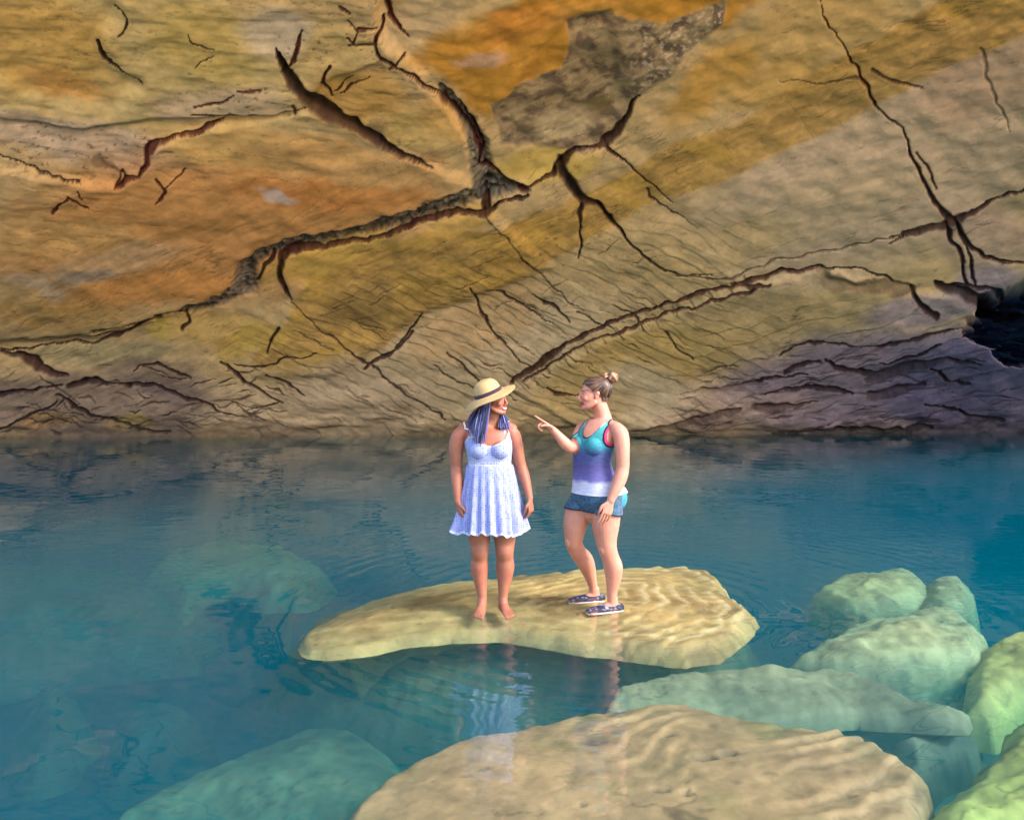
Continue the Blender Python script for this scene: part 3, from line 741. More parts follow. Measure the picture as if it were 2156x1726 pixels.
rock('boulder', 'broad pale green boulder with a bright knobbly right end, right of the standing slab', 'rock', [
    dict(out=[(1672, 1392), (1700, 1362), (1752, 1332), (1762, 1312), (1830, 1296), (1910, 1290), (1986, 1276), (2030, 1290), (2068, 1330), (2076, 1358), (2060, 1388), (2000, 1396), (1920, 1402), (1850, 1412), (1760, 1412)],
         depth=0.19, edge=0.14, steep=6, dome=.07, domew=.5, tilt=(0.04, -0.05), wob=.5)],
     -0.62, (214, 198, 138), res=0.022, rough=0.06, seed=41, group=GR)
rock('boulder', 'pale rounded boulder farthest back on the right, left of its smooth neighbour', 'rock', [
    dict(out=[(1712, 1250), (1745, 1226), (1800, 1216), (1860, 1206), (1900, 1202), (1940, 1216), (1962, 1236), (1958, 1262), (1900, 1284), (1830, 1288), (1770, 1278)],
         depth=0.16, edge=0.16, steep=6, dome=.08, domew=.5, wob=.5)],
     -0.60, (206, 198, 134), res=0.024, rough=0.06, seed=47, group=GR)
rock('boulder', 'smooth dim boulder farthest back on the right, half behind a paler one', 'rock', [
    dict(out=[(1950, 1222), (2000, 1216), (2044, 1222), (2058, 1262), (2040, 1282), (1990, 1282), (1950, 1270)],
         depth=0.18, edge=0.15, steep=6, dome=.05, domew=.4, wob=.5)],
     -0.60, (190, 184, 128), res=0.024, rough=0.05, seed=53, group=GR)
rock('boulder', 'yellow lit boulder cut by the right edge of the photo above the green one', 'rock', [
    dict(out=[(2022, 1470), (2036, 1420), (2060, 1376), (2110, 1352), (2170, 1336), (2280, 1330), (2330, 1400), (2280, 1450), (2160, 1442), (2090, 1480)],
         depth=0.18, edge=0.15, steep=6, dome=.08, domew=.5, tilt=(0.10, 0), wob=.5)],
     -0.62, (232, 206, 108), res=0.022, rough=0.06, seed=59, group=GR)
rock('boulder', 'small dim boulder sunk between the tan foreground slab and the green boulder', 'rock', [
    dict(out=[(1846, 1572), (1890, 1546), (1960, 1536), (2060, 1540), (2040, 1566), (1990, 1592), (1960, 1624), (1925, 1622), (1890, 1596)],
         depth=0.40, edge=0.15, steep=6, dome=.06, domew=.3, wob=.4)],
     -0.75, (180, 162, 120), res=0.02, rough=0.04, seed=61, group=GR)
rock('boulder', 'bright yellow green boulder in the bottom right corner', 'rock', [
    dict(out=[(1945, 1790), (1952, 1700), (2000, 1668), (2060, 1622), (2106, 1592), (2120, 1542), (2170, 1516), (2300, 1500), (2360, 1600), (2360, 1790)],
         depth=0.10, edge=0.12, steep=6, dome=.10, domew=.5, tilt=(.08, 0), wob=.5)],
     -0.60, (206, 206, 110), res=0.018, rough=0.05, seed=67, group=GR)
rock('flat_rock', 'deep green sunken slab in the bottom left, sliding under the tan foreground slab', 'rock', [
    dict(out=[(160, 1790), (210, 1722), (330, 1662), (450, 1622), (560, 1572), (640, 1547), (720, 1541), (800, 1560), (860, 1610), (900, 1700), (800, 1800)],
         depth=0.62, edge=0.25, steep=4, dome=.10, domew=.6, wob=.5)],
     -0.95, (150, 142, 100), res=0.022, rough=0.05, seed=71, group=GR)
rock('boulder', 'hazy brown rounded boulder deep by the left edge of the photo', 'rock', [
    dict(out=[(30, 1530), (44, 1460), (100, 1436), (160, 1450), (176, 1500), (150, 1550), (80, 1566)],
         depth=0.95, edge=0.3, steep=3, dome=.06, domew=.5)],
     -1.50, (150, 120, 84), res=0.026, rough=0.06, seed=73, group=GR)
rock('boulder', 'hazy teal rounded boulder above the sunken slab on the left', 'rock', [
    dict(out=[(230, 1560), (260, 1500), (330, 1488), (410, 1496), (450, 1540), (420, 1600), (330, 1624), (250, 1606)],
         depth=1.1, edge=0.3, steep=3, dome=.06, domew=.5)],
     -1.60, (130, 124, 96), res=0.026, rough=0.06, seed=79, group=GR)
rock('flat_rock', 'mottled olive sunken ledge far left of the women, under the ripples', 'rock', [
    dict(out=[(300, 1196), (380, 1164), (500, 1150), (600, 1164), (690, 1196), (706, 1226), (650, 1262), (560, 1266), (480, 1238), (430, 1252), (390, 1290), (340, 1250)],
         depth=0.74, edge=0.3, steep=2, dome=.03, domew=.6)],
     -1.00, (180, 160, 104), res=0.035, rough=0.14, seed=83, group=GR)
rock('flat_rock', 'big dark green sunken ledge by the left edge beyond the hazy boulders', 'rock', [
    dict(out=[(-200, 1310), (-100, 1220), (60, 1200), (260, 1210), (400, 1260), (450, 1300), (400, 1350), (200, 1370), (0, 1400), (-150, 1380)],
         depth=0.85, edge=0.4, steep=3, dome=.08, domew=.8)],
     -1.40, (120, 116, 76), res=0.035, rough=0.14, seed=89, group=GR)

# ------------------------------------------------------------------ body building
def tube(pts, n=22, ref=(1, 0, 0), sub=5, caps=True, power=2.0):
    """loft of elliptical sections; pts rows: x y z a [b] (a across ref, b along the third axis)"""
    P = np.array([list(p) + ([p[3]] if len(p) == 4 else []) for p in pts], float)
    K = len(P)
    if sub > 1 and K > 1:
        t = np.linspace(0, K - 1, (K - 1) * sub + 1)
        i = np.clip(np.floor(t).astype(int), 0, K - 2); u = (t - i)[:, None]
        p0, p1, p2, p3 = P[np.maximum(i - 1, 0)], P[i], P[i + 1], P[np.minimum(i + 2, K - 1)]
        Q = 0.5 * (2 * p1 + (p2 - p0) * u + (2 * p0 - 5 * p1 + 4 * p2 - p3) * u ** 2 + (3 * p1 - p0 - 3 * p2 + p3) * u ** 3)
        Q[:, 3:] = np.maximum(Q[:, 3:], 0.0008)
    else: Q = P
    T = np.gradient(Q[:, :3], axis=0); T /= np.linalg.norm(T, axis=1, keepdims=True) + 1e-9
    if caps:
        def cap(q, d):
            rows = []
            r = min(q[3], q[4])
            for a in (0.35, 0.7, 0.95):
                w = q.copy(); w[:3] += d * r * 0.85 * math.sin(a * math.pi / 2); w[3:] *= max(math.cos(a * math.pi / 2), .12); rows.append(w)
            return rows
        s, e = cap(Q[0], -T[0]), cap(Q[-1], T[-1])
        Q = np.vstack([s[::-1], Q, e]); T = np.vstack([[T[0]] * 3, T, [T[-1]] * 3])
    refv = np.array(ref, float)
    U = refv - (T @ refv)[:, None] * T; U /= np.linalg.norm(U, axis=1, keepdims=True) + 1e-9
    V = np.cross(T, U)
    th = np.linspace(0, 2 * np.pi, n, endpoint=False)
    c, s_ = np.cos(th), np.sin(th)
    if power != 2.0:
        c = np.sign(c) * np.abs(c) ** (2 / power); s_ = np.sign(s_) * np.abs(s_) ** (2 / power)
    v = Q[:, None, :3] + c[None, :, None] * U[:, None] * Q[:, 3][:, None, None] + s_[None, :, None] * V[:, None] * Q[:, 4][:, None, None]
    m = len(Q)
    v = v.reshape(-1, 3)
    f = []
    for j in range(m - 1):
        for k in range(n):
            k2 = (k + 1) % n
            f.append((j * n + k, j * n + k2, (j + 1) * n + k2, (j + 1) * n + k))
    f.append(tuple(range(n - 1, -1, -1))); f.append(tuple((m - 1) * n + k for k in range(n)))
    return v, f

def ball(c, r, M=None, n=18):
    v, f = [], []
    r = np.array(r if hasattr(r, '__len__') else (r, r, r), float)
    for j in range(n + 1):
        ph = math.pi * j / n
        for k in range(2 * n):
            th = math.pi * k / n
            v.append((math.sin(ph) * math.cos(th), math.sin(ph) * math.sin(th), math.cos(ph)))
    v = np.array(v) * r
    if M is not None: v = v @ np.array(M).T
    v = v + np.array(c)
    w = 2 * n
    for j in range(n):
        for k in range(w):
            k2 = (k + 1) % w
            f.append((j * w + k, (j + 1) * w + k, (j + 1) * w + k2, j * w + k2))
    return v, f

def merge(parts):
    V, Fc, o = [], [], 0
    for v, f in parts:
        V.append(np.asarray(v)); Fc += [tuple(i + o for i in q) for q in f]; o += len(v)
    return np.vstack(V), Fc

def fuse(name, parts, voxel=0.003, smooth=6):
    """one continuous skin over overlapping closed shapes"""
    v, f = merge(parts)
    me = mesh_np(name + '_raw', v, f)
    o = bpy.data.objects.new(name + '_raw', me); col.objects.link(o)
    md = o.modifiers.new('r', 'REMESH'); md.mode = 'VOXEL'; md.voxel_size = voxel
    ms = o.modifiers.new('s', 'SMOOTH'); ms.factor = 0.5; ms.iterations = smooth
    dg = bpy.context.evaluated_depsgraph_get()
    out = bpy.data.meshes.new_from_object(o.evaluated_get(dg))
    bpy.data.objects.remove(o); bpy.data.meshes.remove(me)
    out.name = name
    out.polygons.foreach_set('use_smooth', np.ones(len(out.polygons), bool))
    return out

def rotz(a): return np.array([[math.cos(a), -math.sin(a), 0], [math.sin(a), math.cos(a), 0], [0, 0, 1.0]])
def rotx(a): return np.array([[1, 0, 0], [0, math.cos(a), -math.sin(a)], [0, math.sin(a), math.cos(a)]])
def roty(a): return np.array([[math.cos(a), 0, math.sin(a)], [0, 1, 0], [-math.sin(a), 0, math.cos(a)]])

def head_parts(hc, M, s, smile=True):
    """a head that faces -y in its own frame, placed by M at hc"""
    P = []
    def b(c, r): v, f = ball(c, r); P.append((v, f))
    def t(pts, **k): v, f = tube(pts, n=12, **k); P.append((v, f))
    b((0, .018, .035), (.074, .094, .083))
    b((0, -.020, -.015), (.066, .070, .090))
    b((0, -.036, -.052), (.052, .050, .062))
    b((0, -.066, -.098), (.024, .022, .020))
    t([(-.058, .000, -.060, .020), (-.044, -.036, -.085, .020), (-.018, -.062, -.099, .018), (.018, -.062, -.099, .018), (.044, -.036, -.085, .020), (.058, .000, -.060, .020)], ref=(0, 0, 1))
    for q in (-1, 1):
        b((q * .036, -.060, -.030), (.024, .024, .024))                                # cheek
        b((q * .0105, -.097, -.040), (.0085, .011, .0075))                              # nostril
        t([(q * .014, -.083, .024, .008), (q * .032, -.080, .028, .008), (q * .050, -.062, .020, .007)], ref=(0, 0, 1))
        b((q * .032, -.066, .006), (.015, .012, .010))                                  # lid
        b((q * .073, .014, -.010), (.008, .017, .030)); b((q * .079, .022, .004), (.008, .015, .017))
    t([(0, -.086, .018, .008), (0, -.096, -.008, .009), (0, -.106, -.028, .010), (0, -.105, -.036, .0095)], ref=(1, 0, 0))
    up = .006 if smile else 0
    t([(-.027, -.076, -.062 + up, .0045), (-.012, -.089, -.065, .0065), (0, -.092, -.064, .006), (.012, -.089, -.065, .0065), (.027, -.076, -.062 + up, .0045)], ref=(0, 0, 1))
    t([(-.024, -.076, -.067 + up, .004), (-.010, -.087, -.076, .0065), (.010, -.087, -.076, .0065), (.024, -.076, -.067 + up, .004)], ref=(0, 0, 1))
    return [((np.asarray(v) * s) @ M.T + np.array(hc), f) for v, f in P]

def hand_parts(wrist, d, nrm, thumb, curls, scale=1.0, thumb_curl=0.5, spread=0.12):
    """palm, four unequal fingers and a thumb; d to the fingers, nrm out of the palm, thumb the thumb's side"""
    d = np.array(d, float); d /= np.linalg.norm(d)
    nrm = np.array(nrm, float); nrm -= d * (nrm @ d); nrm /= np.linalg.norm(nrm)
    s = np.cross(d, nrm)
    if s @ np.array(thumb, float) < 0: s = -s
    w = np.array(wrist, float); P = []
    k = scale
    P.append(tube([tuple(w - d * .012 * k) + (.026 * k, .019 * k), tuple(w + d * .018 * k) + (.031 * k, .017 * k), tuple(w + d * .055 * k) + (.040 * k, .015 * k), tuple(w + d * .088 * k) + (.039 * k, .0125 * k)], n=18, ref=s, caps=True))
    P.append(ball(w + d * .036 * k + s * .022 * k + nrm * .008 * k, .016 * k))
    lens = [(.040, .025, .020), (.045, .029, .021), (.042, .027, .020), (.033, .021, .018)]
    for i in range(4):
        off = (.031 - .0208 * i) * k
        base = w + d * (.088 - (.006 if i == 3 else .0)) * k + s * off
        ang = 0.0; pos = base; sp = spread * (1.2 - i * .8)
        dd = d + s * sp * 0.5; dd /= np.linalg.norm(dd)
        r = (.0078 if i < 3 else .0070) * k
        pts = [tuple(base - dd * .012 * k) + (r * 1.1,), tuple(base) + (r * 1.05,)]
        c = curls[i]
        for j, L in enumerate(lens[i]):
            ang += c * (0.9, 1.1, 0.7)[j]
            v = dd * math.cos(ang) + nrm * math.sin(ang)
            pos = pos + v * L * k
            pts.append(tuple(pos) + (r * (.97, .9, .78)[j],))
        P.append(tube(pts, n=12, ref=s, sub=3))
    tb = w + d * .026 * k + s * .026 * k
    td = d * .62 + s * .62 + nrm * .35 * thumb_curl; td /= np.linalg.norm(td)
    t2 = d * .9 + s * (.25 - .5 * thumb_curl) + nrm * .55 * thumb_curl; t2 /= np.linalg.norm(t2)
    p1 = tb + td * .036 * k; p2 = p1 + t2 * .032 * k; p3 = p2 + t2 * .024 * k + nrm * .006 * k
    P.append(tube([tuple(tb - td * .015 * k) + (.014 * k,), tuple(tb) + (.0135 * k,), tuple(p1) + (.0110 * k,), tuple(p2) + (.0100 * k,), tuple(p3) + (.0080 * k,)], n=12, ref=nrm, sub=3))
    return P

def foot_parts(ankle, toe_dir, length=.235, floor=0.0):
    d = np.array([toe_dir[0], toe_dir[1], 0.0]); d /= np.linalg.norm(d)
    s = np.array([-d[1], d[0], 0]); a = np.array(ankle, float)
    g = np.array([a[0], a[1], floor]); P = []
    def q(k, h, wdt, hh): p = g + d * k * length; return (p[0], p[1], floor + h, wdt, hh)
    P.append(tube([q(-.20, .030, .026, .028), q(-.05, .036, .032, .036), q(.15, .036, .034, .036), q(.38, .027, .039, .027), q(.58, .019, .043, .018), q(.68, .015, .041, .013)], n=18, ref=s))
    P.append(tube([(a[0], a[1], floor + .10, .034, .036), tuple(g + d * .05 * length + [0, 0, .055]) + (.033, .040), tuple(g + d * .22 * length + [0, 0, .042]) + (.030, .030)], n=18, ref=s))
    for i in range(5):
        for sg in (toe_dir[2],):
            off = (.030 - .0155 * i) * sg
            L = (.80, .80, .765, .725, .68)[i]; r = (.0125, .0095, .009, .0085, .008)[i]
            p0 = g + d * .60 * length + s * off * .95; p1 = g + d * (L - .0) * length + s * off * 1.08
            P.append(tube([tuple(p0 + [0, 0, .016]) + (r,), tuple((p0 + p1) / 2 + [0, 0, .018]) + (r,), tuple(p1 + [0, 0, .010]) + (r,)], n=10, ref=s, sub=2))
    return P

def dist_chain(P, pts):
    best = np.full(len(P), 9.0)
    for a, b in zip(pts[:-1], pts[1:]):
        A, B = np.array(a[:3]), np.array(b[:3]); e = B - A
        t = np.clip(((P - A) @ e) / (e @ e), 0, 1)
        rr = a[3] + t * (b[3] - a[3])
        best = np.minimum(best, np.linalg.norm(P - A - t[:, None] * e, axis=1) - rr)
    return best

def garment(name, body, select, offset, color, mat, parent, org, smooth=3):
    """cloth cut from the body's own surface and lifted off it; all coordinates in the scene"""
    V = coords(body) + org; Nn = normals(body)
    fc = np.array([list(p.vertices) if len(p.vertices) == 4 else list(p.vertices) + [p.vertices[-1]] for p in body.polygons])
    keep = select(V)
    fk = fc[keep[fc].all(1)]
    used = np.unique(fk); mp = -np.ones(len(V), int); mp[used] = np.arange(len(used))
    fk = mp[fk]; P = V[used] + Nn[used] * np.asarray(offset(V[used], Nn[used])).reshape(-1, 1)
    e = np.vstack([fk[:, [0, 1]], fk[:, [1, 2]], fk[:, [2, 3]], fk[:, [3, 0]]]); e = e[e[:, 0] != e[:, 1]]
    for _ in range(smooth):
        acc = np.zeros_like(P); cnt = np.zeros(len(P))
        for a, b in ((0, 1), (1, 0)):
            np.add.at(acc, e[:, a], P[e[:, b]]); np.add.at(cnt, e[:, a], 1)
        P = 0.5 * P + 0.5 * acc / np.maximum(cnt, 1)[:, None]
    faces = [tuple(q) if q[2] != q[3] else tuple(q[:3]) for q in fk.tolist()]
    me = mesh_np(name, P - org, faces, color(V[used]))
    return link(name, me, mat, parent)

SKIN = tone_mat('skin', 0.48, 0.13, 22.0, 0.2, 160.0, 0.003, 0.4, sss=0.12)
CLOTH = tone_mat('woven_cloth', 0.85, 0.10, 60.0, 0.25, 220.0, 0.003, 0.2, sheen=0.2)
HEATHER = tone_mat('heathered_cloth', 0.75, 0.30, 55.0, 0.25, 120.0, 0.004, 0.25, stretch=(.35, .35, 2.0))
HAIR = tone_mat('hair', 0.42, 0.25, 60.0, 0.0, spec=0.5)
STRAW = tone_mat('straw', 0.7, 0.12, 40.0, 0.4, 260.0, 0.002, 0.3)
EYE = tone_mat('eye', 0.15, 0.0, 10, 0.0, spec=0.6)
LEATHER = tone_mat('canvas_shoe', 0.7, 0.4, 70.0, 0.2, 150.0, 0.002, 0.3)

def print_cloth():
    m = CLOTH.copy(); m.name = 'printed_cotton'
    nt = m.node_tree; N = nt.nodes; L = nt.links
    b = N['Principled BSDF']; src = b.inputs['Base Color'].links[0].from_socket
    tc = N.new('ShaderNodeTexCoord')
    vo = N.new('ShaderNodeTexVoronoi'); vo.inputs['Scale'].default_value = 62.0; vo.inputs['Randomness'].default_value = 0.35
    L.new(tc.outputs['Object'], vo.inputs['Vector'])
    mr = N.new('ShaderNodeMapRange'); mr.inputs[1].default_value = 0.26; mr.inputs[2].default_value = 0.40; mr.inputs[3].default_value = 0.85; mr.inputs[4].default_value = 0.0
    L.new(vo.outputs['Distance'], mr.inputs[0])
    mx = N.new('ShaderNodeMix'); mx.data_type = 'RGBA'; mx.inputs[7].default_value = (*lin((92, 104, 176)), 1)
    L.new(mr.outputs[0], mx.inputs[0]); L.new(src, mx.inputs[6]); L.new(mx.outputs[2], b.inputs['Base Color'])
    return m
PRINT = print_cloth()

def skin_tone(me, org, hc, M, s, base, flush, lips, brow, teeth):
    V = coords(me) + org
    C = np.zeros((len(V), 3)); C[:] = lin(base)
    n = fbm(V[:, 0] * 9, V[:, 1] * 9, V[:, 2] * 9, 2, 3)
    w = np.clip(.25 + .6 * n, 0, 1)[:, None] * .5
    C = C * (1 - w) + lin(flush) * w
    h = ((V - np.array(hc)) @ M) / s
    def put(c, w): C[:] = C * (1 - w[:, None]) + lin(c) * w[:, None]
    f = h[:, 1] < -.04
    for q in (-1, 1):
        put(flush, .7 * f * (1 - sstep(.008, .032, np.hypot(h[:, 0] - q * .040, h[:, 2] + .036))))
        x = h[:, 0] * q
        put(brow, .85 * f * (1 - sstep(.0035, .007, np.abs(h[:, 2] - (.026 + .10 * (.032 - np.abs(x - .034)) * .3)))) * (x > .012) * (x < .054))
    lx = h[:, 0] / .027; zc = -.067 + .007 * lx ** 2
    m = f & (np.abs(lx) < 1.05) & (h[:, 1] < -.05)
    put(lips, m * (1 - sstep(.012, .016, np.abs(h[:, 2] - zc + .003))))
    if teeth: put((232, 222, 214), m * (np.abs(lx) < .82) * (1 - sstep(.0035, .006, np.abs(h[:, 2] - zc + .003))))
    else: put((110, 40, 44), m * (1 - sstep(.001, .0035, np.abs(h[:, 2] - zc + .003))))
    paint(me, np.clip(C, .01, .9))

def eyes(parent, org, hc, M, s):
    for q in (-1, 1):
        v, f = ball((0, 0, 0), (.0115, .0092, .0058), n=12)
        C = np.zeros((len(v), 3)); C[:] = lin((150, 138, 132))
        r = np.hypot(v[:, 0], v[:, 2]); C[(v[:, 1] < 0) & (r < .0066)] = lin((46, 28, 20))
        C[(v[:, 2] > .0030)] = lin((40, 24, 22))
        v = (v + np.array([q * .032, -.0725, .004])) * s
        link('eye', mesh_np('eye', v @ M.T + np.array(hc) - org, f, C), EYE, parent)

# ------------------------------------------------------------------ woman in the straw hat
def strands(name, curves, mat, parent, org, tones, r0=.0023, seg=9):
    rg = np.random.RandomState(5); parts = []; cols = []
    for (a, b, c, d) in curves:
        t = np.linspace(0, 1, seg)[:, None]
        p = (1 - t) ** 3 * a + 3 * (1 - t) ** 2 * t * b + 3 * (1 - t) * t * t * c + t ** 3 * d
        r = r0 * rg.uniform(.7, 1.3)
        tt = t[:, 0]
        rad = r * np.where(tt > .55, 1 - .86 * ((tt - .55) / .45) ** 1.6, 1)
        v, f = tube([tuple(q) + (rr * 1.5, rr * .8) for q, rr in zip(p, rad)], n=6, ref=(1, .3, 0), sub=1)
        parts.append((v, f)); base = lin(tones[rg.randint(len(tones))]) * rg.uniform(.75, 1.25)
        cols.append(np.tile(base, (len(v), 1)))
    v, f = merge(parts)
    return link(name, mesh_np(name, v - org, f, np.clip(np.vstack(cols), .005, .9)), mat, parent)

def woman_hat():
    Y0 = 6.0; g = -0.046
    org = np.array([-0.145, Y0, g])
    def A(x, y, z): return (x, Y0 + y, z - .022)
    root = bpy.data.objects.new('person', None); col.objects.link(root); root.location = org
    root.empty_display_size = .2
    tag(root, 'barefoot woman in a straw sun hat and a short pale blue patterned dress', 'person', kind='thing')
    P = []
    # trunk
    cx = -.165
    tor = [(cx + .01, .00, .74, .150, .110), (cx + .008, .005, .82, .178, .130), (cx + .005, .008, .92, .178, .126), (cx, .0, 1.00, .158, .108), (cx, -.002, 1.06, .152, .104), (cx, -.004, 1.12, .158, .112), (cx - .002, -.002, 1.18, .166, .116), (cx - .012, .006, 1.25, .170, .108), (cx - .02, .014, 1.305, .158, .088), (cx - .012, .018, 1.345, .112, .070), (cx + .012, .014, 1.38, .064, .058), (cx + .026, .006, 1.42, .052, .054), (cx + .034, .0, 1.47, .052, .056)]
    P.append(tube([A(*t[:3]) + t[3:] for t in tor], n=40, power=2.3))
    for sx in (-1, 1):
        P.append(ball(A(cx + .002 + sx * .074, -.088, 1.175), (.068, .058, .066)))
        P.append(ball(A(cx + sx * .075, .075, .84), (.085, .07, .085)))
    P.append(tube([A(-.36, .018, 1.315) + (.045,), A(-.25, .018, 1.345) + (.04,), A(-.16, .015, 1.36) + (.045,), A(-.07, .018, 1.345) + (.04,), A(.0, .022, 1.31) + (.045,)], ref=(0, 0, 1)))
    # arms
    la = [A(-.345, .015, 1.30) + (.052,), A(-.385, .012, 1.265) + (.060,), A(-.408, .012, 1.19) + (.056,), A(-.410, .014, 1.11) + (.050,), A(-.409, .018, 1.035) + (.043,), A(-.404, .0, .965) + (.046,), A(-.398, -.025, .885) + (.038,), A(-.394, -.045, .815) + (.029,), A(-.392, -.052, .785) + (.026,)]
    ra = [A(-.02, .02, 1.30) + (.052,), A(.005, .022, 1.265) + (.058,), A(.030, .026, 1.19) + (.053,), A(.046, .032, 1.11) + (.047,), A(.066, .036, 1.04) + (.041,), A(.088, .026, .97) + (.042,), A(.108, .006, .90) + (.034,), A(.124, -.012, .835) + (.027,), A(.130, -.018, .805) + (.025,)]
    P += [tube(la, n=20), tube(ra, n=20)]
    P += hand_parts(A(-.390, -.056, .785), (.20, -.10, -1), (.75, .55, .0), (.25, -1, 0), (.30, .36, .42, .5), .96, .5)
    P += hand_parts(A(.131, -.020, .805), (.10, -.06, -1), (-.8, .45, 0), (-.25, -1, 0), (.55, .7, .8, .9), .96, .8)
    # legs
    ll = [A(-.250, .005, .80) + (.098,), A(-.247, .002, .68) + (.098,), A(-.243, .0, .56) + (.087,), A(-.238, -.004, .48) + (.072,), A(-.236, -.012, .425) + (.066,), A(-.237, .004, .37) + (.060,), A(-.240, .016, .305) + (.066,), A(-.234, .018, .22) + (.054,), A(-.224, .012, .14) + (.040,), A(-.219, .010, .085) + (.034,), A(-.219, .012, .045) + (.034,)]
    rl = [A(-.080, .005, .80) + (.098,), A(-.066, .002, .68) + (.098,), A(-.054, .0, .56) + (.088,), A(-.053, -.004, .48) + (.073,), A(-.054, -.012, .425) + (.067,), A(-.052, .004, .37) + (.062,), A(-.049, .016, .305) + (.067,), A(-.054, .018, .22) + (.055,), A(-.062, .012, .14) + (.040,), A(-.067, .010, .085) + (.034,), A(-.067, .012, .045) + (.034,)]
    P += [tube(ll, n=24), tube(rl, n=24)]
    for x in (-.236, -.054): P.append(ball(A(x, -.050, .43), (.038, .026, .046)))
    P += foot_parts(A(-.219, .010, .08), (-.14, -1, 1), .235, g)
    P += foot_parts(A(-.067, .010, .08), (.34, -1, -1), .235, g)
    # head, turned to her friend
    hc = A(-.122, -.015, 1.530); s = .93
    M = rotz(R(56)) @ rotx(R(-3))
    P += head_parts(hc, M, s)
    body = fuse('body', P)
    bv = coords(body) - org
    body.vertices.foreach_set('co', bv.astype(np.float32).ravel()); body.update()
    skin_tone(body, org, hc, M, s, (164, 106, 84), (174, 92, 76), (188, 92, 92), (70, 44, 36), True)
    link('body', body, SKIN, root)
    eyes(root, org, hc, M, s)
    tree = BVHTree.FromPolygons([tuple(v) for v in coords(body) + org], [tuple(p.vertices) for p in body.polygons])
    # dress: bodice from the body, gathered skirt lofted
    xs = np.array([-.40, -.335, -.307, -.29, -.28, -.245, -.205, -.165, -.145, -.11, -.085, -.055, -.038, -.028, -.01, .05])
    zs = np.array([1.20, 1.235, 1.276, 1.262, 1.248, 1.225, 1.214, 1.206, 1.205, 1.214, 1.226, 1.248, 1.285, 1.318, 1.24, 1.2])
    def top(V):
        front = V[:, 1] < Y0 + .0
        return np.where(front, np.interp(V[:, 0], xs, zs), 1.20)
    def sel(V):
        armd = np.minimum(dist_chain(V, la[1:]), dist_chain(V, ra[1:]))
        return (V[:, 2] > 1.00) & (V[:, 2] + .022 < top(V)) & (V[:, 0] > -.352) & (V[:, 0] < .022) & ((armd > .001) | (np.abs(V[:, 0] + .165) < .155))
    def dcol(V):
        C = np.zeros((len(V), 3)); C[:] = lin((156, 164, 212))
        C[(top(V) - V[:, 2] - .022) < .010] = lin((216, 216, 236))
        band = (V[:, 2] > 1.013) & (V[:, 2] < 1.068); C[band] = lin((182, 188, 216))
        return C
    dress = garment('dress', body, sel, lambda V, N: .006 + .004 * (V[:, 2] < 1.04), dcol, PRINT, root, org, 5)
    nA, nZ = 320, 44
    th = np.linspace(0, 2 * np.pi, nA, endpoint=False); zz = np.linspace(0, 1, nZ)
    TH, T = np.meshgrid(th, zz)
    rgp = np.cumsum(.7 + .6 * np.random.RandomState(2).rand(nA)); ph = rgp / rgp[-1] * 2 * np.pi
    fold = np.sin(19 * ph)[None, :] * .55 + .45 * np.sin(11 * ph + 1.0)[None, :]
    hemz = .545 + .012 * np.sin(3 * th + .6)[None, :] + .010 * np.sin(19 * ph)[None, :] * 1.0
    z = 1.036 + (hemz - 1.036) * T
    a = .170 + .058 * T ** .85; b = .122 + .072 * T ** .9
    amp = .002 + .020 * T ** .8
    rr = 1 + (fold * amp) / .2
    side = np.exp(-(((TH - math.pi * 1.06 + np.pi) % (2 * np.pi) - np.pi) / .40) ** 2) * .085 * T ** 2.2
    side += np.exp(-((TH + np.pi) % (2 * np.pi) - np.pi) ** 2 / .16) * .03 * T ** 2
    cxx = -.166 + .020 * T
    X = cxx + (a * rr + side) * np.cos(TH); Yy = Y0 + .004 + (b * rr) * np.sin(TH)
    Zz = z + side * .0 + (side * .15)
    V = np.stack([X, Yy, Zz], -1).reshape(-1, 3)
    i = np.arange(nA * nZ).reshape(nZ, nA); j = np.roll(i, -1, 1)
    fc = np.stack([i[:-1], j[:-1], j[1:], i[1:]], -1).reshape(-1, 4)
    C = np.zeros((len(V), 3)); C[:] = lin((154, 160, 212)); C[(T > .975).ravel()] = lin((216, 216, 236))
    link('skirt', mesh_np('skirt', V - org, fc, C), PRINT, dress)
    def strap(pts, r, name, par, tone):
        out = []
        for k in range(len(pts) - 1):
            for t in np.linspace(0, 1, 6)[:None if k == len(pts) - 2 else -1]:
                q = np.array(pts[k]) * (1 - t) + np.array(pts[k + 1]) * t
                hit, nn, _, _ = tree.find_nearest(Vector(q))
                out.append(tuple(np.array(hit) + np.array(nn) * .004) + (r, .002))
        v, f = tube(out, n=8, ref=(1, .0, .2), sub=1)
        C = np.zeros((len(v), 3)); C[:] = lin(tone)
        return link(name, mesh_np(name, v - org, f, C), CLOTH, par)
    strap([A(-.303, -.12, 1.270), A(-.330, -.10, 1.325), A(-.352, -.02, 1.365), A(-.340, .06, 1.32), A(-.30, .12, 1.20)], .006, 'shoulder_strap', dress, (236, 226, 236))
    strap([A(-.034, -.12, 1.305), A(-.030, -.09, 1.335), A(-.030, .0, 1.365), A(-.045, .06, 1.32), A(-.07, .12, 1.20)], .006, 'shoulder_strap', dress, (236, 226, 236))
    # long blue hair
    rg = np.random.RandomState(9); cv = []
    def nearh(x, y, z): return M @ (np.array([x, y, z]) * s) + np.array(hc)
